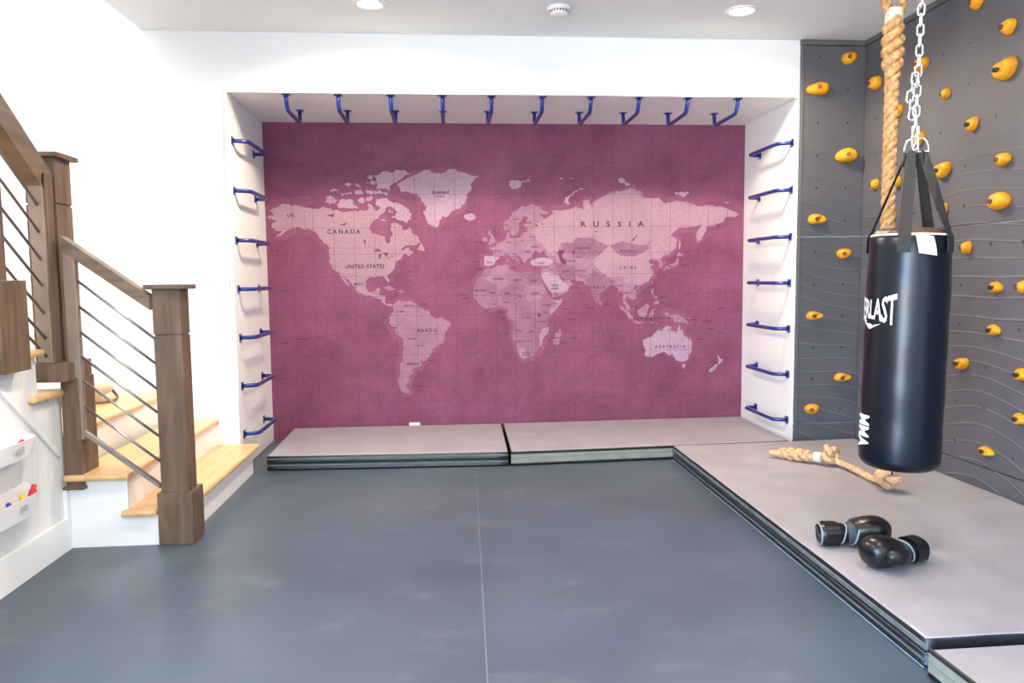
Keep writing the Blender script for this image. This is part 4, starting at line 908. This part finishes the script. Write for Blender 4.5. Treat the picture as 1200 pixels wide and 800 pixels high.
sv, sf = subdiv([(a, z) for a, z in q], [list(t) for t in tessellate_polygon([[Vector((a, z, 0)) for a, z in q]])], 2)
b.add([cyl(a, z, BR+.0032) for a, z in sv], sf)
b.build('emblem', M['whiteink'], bag, local=True, fix=False); b = MB()
vs, fs = subdiv(*text_mesh('MMA', 1.0, .03), 3)
b.add([cyl(math.radians(-76+30*v), (.668-BZ)-.137*u, BR+.0032) for u, v in vs], fs)
b.build('side_lettering', M['whiteink'], bag, local=True, fix=False)
ribbon([Vector((-.050, -.04, .004)), Vector((-.051, -.04, -.012)), Vector((-.049, -.04, -.026))], (1, 0, 0), .006, .004).build('bottom_loop', M['web'], bag, local=True)

# chain
ch = thing('hanging_chain', 'bright silver steel chain holding the punching bag from the ceiling', 'chain', (BX+.018, BY, 1.77))
CX, CY = BX+.026, BY
def link_mesh(L=.055, W=.031, r=.0037):
    pts = []; h = (L-W)/2
    for i in range(17): a = -PI/2+PI*i/16; pts.append((W/2*math.cos(a-0)*0+ (W/2-r)*math.cos(a+PI/2), 0, h+(W/2-r)*math.sin(a+PI/2)))
    for i in range(17): a = PI*i/16; pts.append(((W/2-r)*math.cos(a+PI), 0, -h+(W/2-r)*math.sin(a+PI)))
    return MB().tube(pts, r, 7, closed=True)
z = 1.823; i = 0; first = None
base_ang = math.atan2(rv.y, rv.x)
while z < HC-.03:
    if first is None:
        first = link_mesh().build('link', M['chrome'], ch, local=True); o = first
    else: o = first.copy(); C.objects.link(o); o.parent = ch
    o.location = (CX-ch.location.x+(z-1.77)*.018, CY-ch.location.y, z-1.77); o.rotation_euler = (0, 0, base_ang+(.25 if i % 2 == 0 else PI/2+.25))
    z += .0395; i += 1
# short tail of links doubled back beside the chain
for k, (dx, dz) in enumerate(((-.007, 2.029), (-.016, 1.995), (-.022, 1.959), (-.021, 1.923), (-.013, 1.889))):
    o = first.copy(); C.objects.link(o); o.parent = ch
    p = rv*dx+dv*-.014; o.location = (CX-ch.location.x+p.x, CY-ch.location.y+p.y, dz-1.77); o.rotation_euler = (0, .12, base_ang+(.2 if k % 2 == 0 else PI/2))
MB().tube([rv*x+Vector((CX, CY, zz_)) for x, zz_ in ((-.009, 1.765), (-.012, 1.795), (-.004, 1.838), (.004, 1.838), (.011, 1.795), (.013, 1.765), (.004, 1.748), (-.004, 1.748))], .0038, 8, closed=True).build('snap_hook', M['chrome'], ch)
MB().lathe([(.04, HC-.006-0), (.04, HC-.0005)], 20, (CX+.02, CY, 0)).build('ceiling_plate', M['chrome'], ch)

# ================================================================== BOXING GLOVES
def loft(path, secs, n=20, mi=0, b=None, up=Vector((0, 0, 1))):
    """secs: (half width, half height) per path point"""
    P = [Vector(p) for p in path]; b = b or MB(); vs = []; k = len(P)
    for i in range(k):
        t = (P[min(i+1, k-1)]-P[max(i-1, 0)]).normalized(); s = t.cross(up).normalized(); u = s.cross(t)
        for j in range(n):
            a = 2*PI*j/n; ca, sa = math.cos(a), math.sin(a)
            e = .82
            vs.append(P[i]+s*(math.copysign(abs(ca)**e, ca)*secs[i][0])+u*(math.copysign(abs(sa)**e, sa)*secs[i][1]))
    fs = [[i*n+j, i*n+(j+1) % n, (i+1)*n+(j+1) % n, (i+1)*n+j] for i in range(k-1) for j in range(n)]+[list(range(n))[::-1], [(k-1)*n+j for j in range(n)]]
    b.add(vs, fs, mi, True); return b
def glove(label, loc, rz, flip):
    t = thing('boxing_glove', label, 'boxing glove', loc, (0, 0, rz), 'boxing gloves on the mat'); t.scale = (1.1, 1.12, 1.1)
    # local: fist towards +X, cuff towards -X; rests on z = 0
    ps = []; ss = []
    for x, w, h, z in ((-.135, .040, .037, .040), (-.12, .045, .040, .042), (-.09, .047, .041, .043), (-.06, .044, .038, .043), (-.03, .043, .037, .045), (0, .052, .044, .050), (.03, .060, .051, .055), (.06, .063, .054, .057), (.085, .060, .053, .057), (.105, .052, .047, .056), (.12, .038, .036, .055), (.128, .018, .018, .054)):
        ps.append((x, 0, z)); ss.append((w, h))
    P2 = [Vector(p) for p in ps]
    # smooth resample
    pp_ = smooth(ps, 4); sx = smooth([(a, c, 0) for a, c in ss], 4)
    i0 = next(i for i, p in enumerate(pp_) if p.x > -.045)
    i1 = next(i for i, p in enumerate(pp_) if p.x > -.005)
    loft(pp_[i1-1:], [(s.x, s.y) for s in sx[i1-1:]]).build('fist', M['glove'], t, local=True)
    tag(loft(pp_[i0-1:i1+1], [(s.x*.99, s.y*.99) for s in sx[i0-1:i1+1]]).build('palm', M['glovegrey'], t, local=True), 'grey cloth palm')
    cf = loft(pp_[:i0+1], [(s.x, s.y) for s in sx[:i0+1]]).build('cuff', M['glove'], t, local=True)
    # mouth of the cuff
    tag(loft([(-.1362, 0, .040), (-.134, 0, .040)], [(.034, .032), (.034, .032)]).build('cuff_lining', M['glovegrey'], t, local=True), 'grey cloth lining')
    for x in (-.134, -.052, -.008):
        q = min(range(len(pp_)), key=lambda i: abs(pp_[i].x-x)); c = pp_[q]; s = sx[q]
        ring = [(c.x+(.012*math.sin(a) if x > -.1 else 0), math.copysign(abs(math.cos(a))**.82, math.cos(a))*(s.x+.001), c.z+math.copysign(abs(math.sin(a))**.82, math.sin(a))*(s.y+.001)) for a in [2*PI*i/28 for i in range(28)]]
        MB().tube(ring, .0032, 7, closed=True).build('piping', M['glovetrim'], t, local=True)
    b = MB(); ring = [(-.094, math.copysign(abs(math.cos(a))**.82, math.cos(a))*.0495, .043+math.copysign(abs(math.sin(a))**.82, math.sin(a))*.0435) for a in [2*PI*i/28 for i in range(29)]]
    ribbon(ring, (1, 0, 0), .05, .003).build('wrist_strap', M['glove'], cf, local=True)
    # thumb along the side
    s_ = flip
    loft(smooth([(-.01, s_*.046, .048), (.02, s_*.066, .056), (.05, s_*.071, .058), (.078, s_*.063, .058), (.09, s_*.052, .058)], 4),
         [(a.x, a.y) for a in smooth([(.018, .022, 0), (.022, .026, 0), (.024, .027, 0), (.021, .024, 0), (.010, .012, 0)], 4)]).build('thumb', M['glove'], t, local=True)
    return t
g1 = glove('black boxing glove lying behind, its cuff pointing left', (3.085, -2.06, .107), math.radians(-9), 1)
g2 = glove('black boxing glove lying in front, its cuff pointing right', (3.115, -2.285, .107), math.radians(196), 1)

# ================================================================== CEILING FITTINGS
def downlight(x, y, label, power=True):
    t = thing('recessed_light', label, 'ceiling light', (x, y, HC), group='round recessed ceiling lights')
    MB().lathe([(.093, HC-.0005), (.092, HC-.006), (.072, HC-.009), (.068, HC-.004)], 40, (x, y, 0), cap0=False, cap1=False).build('trim_ring', M['plast'], t)
    MB().lathe([(.068, HC-.0045), (.066, HC-.0040)], 40, (x, y, 0)).build('lens', M['lamp'], t)
downlight(.963, -.535, 'round recessed ceiling light, left of the two over the niche')
downlight(3.154, -.538, 'round recessed ceiling light, right of the two over the niche')
sm = thing('smoke_detector', 'white smoke detector on the ceiling between the two lights', 'smoke detector', (2.057, -.536, HC))
MB().lathe([(.066, HC-.0005), (.068, HC-.008), (.064, HC-.016), (.058, HC-.02)], 36, (2.057, -.536, 0)).build('base', M['plast'], sm)
MB().lathe([(.054, HC-.02), (.052, HC-.038), (.040, HC-.046), (.012, HC-.047)], 36, (2.057, -.536, 0)).build('cover', M['plast'], sm)
b = MB()
for i in range(20):
    a = 2*PI*i/20; c = Vector((2.057+.0545*math.cos(a), -.536+.0545*math.sin(a), 0)); tt = Vector((-math.sin(a), math.cos(a), 0))*.005; nn = Vector((math.cos(a), math.sin(a), 0))*.0008
    b.add([c-tt+nn+Vector((0, 0, HC-.024)), c+tt+nn+Vector((0, 0, HC-.024)), c+tt+nn*.0+Vector((0, 0, HC-.033)), c-tt+nn*.0+Vector((0, 0, HC-.033))], [[0, 1, 2, 3]])
b.build('vent_slots', M['dark'], sm)

# ================================================================== BINS ON THE STAIR WALL
def bin_(z0, z1, label):
    t = thing('wall_bin', label, 'storage bin', (XK, -2.05, z0), group='white bins on the stair wall')
    def foot(d, e):
        pts = [(XK+.001, -2.45-e)]
        pts += [(XK+d*.75, -2.45-e), (XK+d, -2.40-e)]
        for i in range(9):
            a = PI/2*i/8; pts.append((XK+d-.06*(1-math.cos(a)), -1.86+e+.11*math.sin(a)))
        pts.append((XK+.001, -1.735+e)); return pts
    lo, hi = foot(.085, -.012), foot(.10, 0); n = len(lo); w = .0035
    hin = [(max(XK+.004, x-w), y-(w if y > -2 else -w)) for x, y in hi]; lin = [(max(XK+.004, x-w), y-(w if y > -2 else -w)) for x, y in lo]
    hb_ = []
    for i in range(n): hb_.append(z1+(.02 if i in (0, n-1) else 0)+(0))
    vs = [(x, y, z0) for x, y in lo]+[(x, y, hb_[i]) for i, (x, y) in enumerate(hi)]+[(x, y, hb_[i]) for i, (x, y) in enumerate(hin)]+[(x, y, z0+w) for x, y in lin]
    fs = []
    for k in range(3):
        for i in range(n): fs.append([k*n+i, k*n+(i+1) % n, (k+1)*n+(i+1) % n, (k+1)*n+i])
    b = MB().add(vs, fs)
    for off, rev in ((0, 1), (3*n, 0)):
        P_ = lo if off == 0 else lin
        for tr in tessellate_polygon([[Vector((p[0], p[1], 0)) for p in P_]]): b.add([vs[off+i] for i in tr], [[0, 1, 2]])
    b.build('tray', M['plast'], t)
    zc_ = (z0+z1)/2+.004
    MB().prism([(-1.955, zc_-.011), (-1.905, zc_-.011), (-1.905, zc_+.012), (-1.955, zc_+.012)], 0, XK+.0925, XK+.098).build('name_label', M['label'], t)
bin_(.543, .618, 'upper white storage bin on the stair wall with a pink item inside')
bin_(.300, .388, 'lower white storage bin on the stair wall with coloured pieces inside')
def toy(name, label, cat, prof, loc, m, rot=(0, 0, 0)):
    b = MB().lathe(prof, 16); o = b.build(name, m); o.location = loc; o.rotation_euler = rot
    tag(o, label, cat, 'coloured pieces in the wall bins')
CP = [(.012, 0), (.014, .004), (.014, .040), (.010, .046), (.010, .062), (.006, .066)]
toy('toy_marker', 'red marker standing at the right end of the lower bin', 'marker', CP, (XK+.052, -1.80, .345), M['red'], (-.35, .1, 0))
toy('toy_marker', 'yellow marker in the lower bin beside the red one', 'marker', CP, (XK+.062, -1.875, .330), M['yel'], (.2, .1, 0))
toy('toy_marker', 'dark blue marker at the left photo edge in the lower bin', 'marker', CP, (XK+.065, -1.965, .322), M['blu'], (.25, 0, 0))
toy('toy_marker', 'small red marker lying in the upper bin', 'marker', [(r*.8, z*.7) for r, z in CP], (XK+.05, -1.87, .580), M['red'], (-.9, .2, 0))

# ================================================================== CUSHION ON THE LANDING
cu = thing('canvas_bag', 'cream canvas bag lying on the stair landing behind the posts', 'bag', (-.86, -.38, LAND+.002), (0, 0, .25))
b = MB(); vs = []; n, k = 36, 14
for i in range(k+1):
    t = PI*i/k
    for j in range(n):
        a = 2*PI*j/n; e = .62
        cx_, sx_ = math.cos(a), math.sin(a)
        x = math.copysign(abs(cx_)**e, cx_)*.21*math.sin(t)**.7; y = math.copysign(abs(sx_)**e, sx_)*.15*math.sin(t)**.7
        z = .09-.09*math.cos(t); f = 1+.10*noise.noise(Vector((x*9, y*9, z*9)))
        vs.append((x*f, y*f, z+(.02*noise.noise(Vector((x*6, y*6, 1))) if i > k/2 else 0)))
b.add(vs, [[i*n+j, i*n+(j+1) % n, (i+1)*n+(j+1) % n, (i+1)*n+j] for i in range(k) for j in range(n)], 0, True)
b.build('bag_body', M['cream'], cu, local=True)
MB().tube(smooth([(.05, -.165, .06), (.13, -.185, .018), (.22, -.12, .012), (.235, .0, .018), (.20, .08, .05)], 8), .009, 8).build('carry_strap', M['brownstrap'], cu, local=True)

# ================================================================== LIGHT
W = bpy.data.worlds.new('sky'); S.world = W; W.use_nodes = True
bg = W.node_tree.nodes['Background']; nt = W.node_tree
tcw = nt.nodes.new('ShaderNodeTexCoord'); sw_ = nt.nodes.new('ShaderNodeSeparateXYZ'); nt.links.new(tcw.outputs['Generated'], sw_.inputs[0])
rw = nt.nodes.new('ShaderNodeValToRGB'); nt.links.new(sw_.outputs['Z'], rw.inputs['Fac'])
mrw = nt.nodes.new('ShaderNodeMapRange'); mrw.inputs[1].default_value = -1; mrw.inputs[2].default_value = 1; nt.links.new(sw_.outputs['Z'], mrw.inputs[0]); nt.links.new(mrw.outputs[0], rw.inputs['Fac'])
e = rw.color_ramp.elements; e[0].position = .47; e[0].color = (.95, .93, .88, 1); e[1].position = .53; e[1].color = (.40, .64, 1, 1)
nt.links.new(rw.outputs['Color'], bg.inputs[0]); bg.inputs[1].default_value = 24.0
def portal(loc, rot, sx, sy):
    l = bpy.data.lights.new('window_portal', 'AREA'); l.shape = 'RECTANGLE'; l.size = sx; l.size_y = sy; l.cycles.is_portal = True
    o = bpy.data.objects.new('window_portal', l); C.objects.link(o); o.location = loc; o.rotation_euler = rot
portal((-1.0, -3.77, ZT+.02), (0, 0, 0), .7, 2.3)                    # roof light, facing down
portal((XK-.11, -6.94, 1.39), (PI/2, 0, -PI/2), 3.1, 2.54)
def spot(x, y, e, col=(1, .80, .55), size=2.95, blend=.6, z=HC-.02):
    l = bpy.data.lights.new('downlight', 'SPOT'); l.energy = e; l.color = col; l.spot_size = size; l.spot_blend = blend; l.shadow_soft_size = .11  # name is shared with the added stairwell lamp, which has no fitting
    o = bpy.data.objects.new('downlight', l); C.objects.link(o); o.location = (x, y, z)
for x, e_ in ((.963, 190), (3.154, 150)): spot(x, -.537, e_, (1, .83, .62))
spot(-1.0, -1.1, 260, (1, .88, .74), 2.6, .8, 5.15)  # added unseen lamp at the stairwell top, warms its bluish walls to white
for x in (.963, 3.154):
    for y, e_ in ((-2.6, 150), (-5.2, 40)): spot(x, y, e_ if x < 2 else e_*.45, (1, .87, .72), 2.5)

# ================================================================== CAMERA
f, pitch, yaw, roll = 884.48, .0838, .0831, .0106
cam = bpy.data.cameras.new('camera'); co = bpy.data.objects.new('camera', cam); C.objects.link(co)
cam.sensor_width = 36; cam.lens = f/1200*36; cam.clip_start = .05
fw = Vector((math.sin(yaw)*math.cos(pitch), math.cos(yaw)*math.cos(pitch), -math.sin(pitch)))
Rt = Vector((math.cos(yaw), -math.sin(yaw), 0)); Up = Rt.cross(fw)
Rr = Rt*math.cos(roll)-Up*math.sin(roll); Ur = Rt*math.sin(roll)+Up*math.cos(roll)
co.matrix_world = Matrix(((Rr.x, Ur.x, -fw.x, 1.3847), (Rr.y, Ur.y, -fw.y, -5.0513), (Rr.z, Ur.z, -fw.z, 1.25), (0, 0, 0, 1)))
S.camera = co
S.view_settings.view_transform = 'Standard'; S.view_settings.look = 'None'; S.view_settings.gamma = 1; S.view_settings.exposure = .62
S.view_settings.use_curve_mapping = False
S.cycles.max_bounces = 10; S.cycles.diffuse_bounces = 6
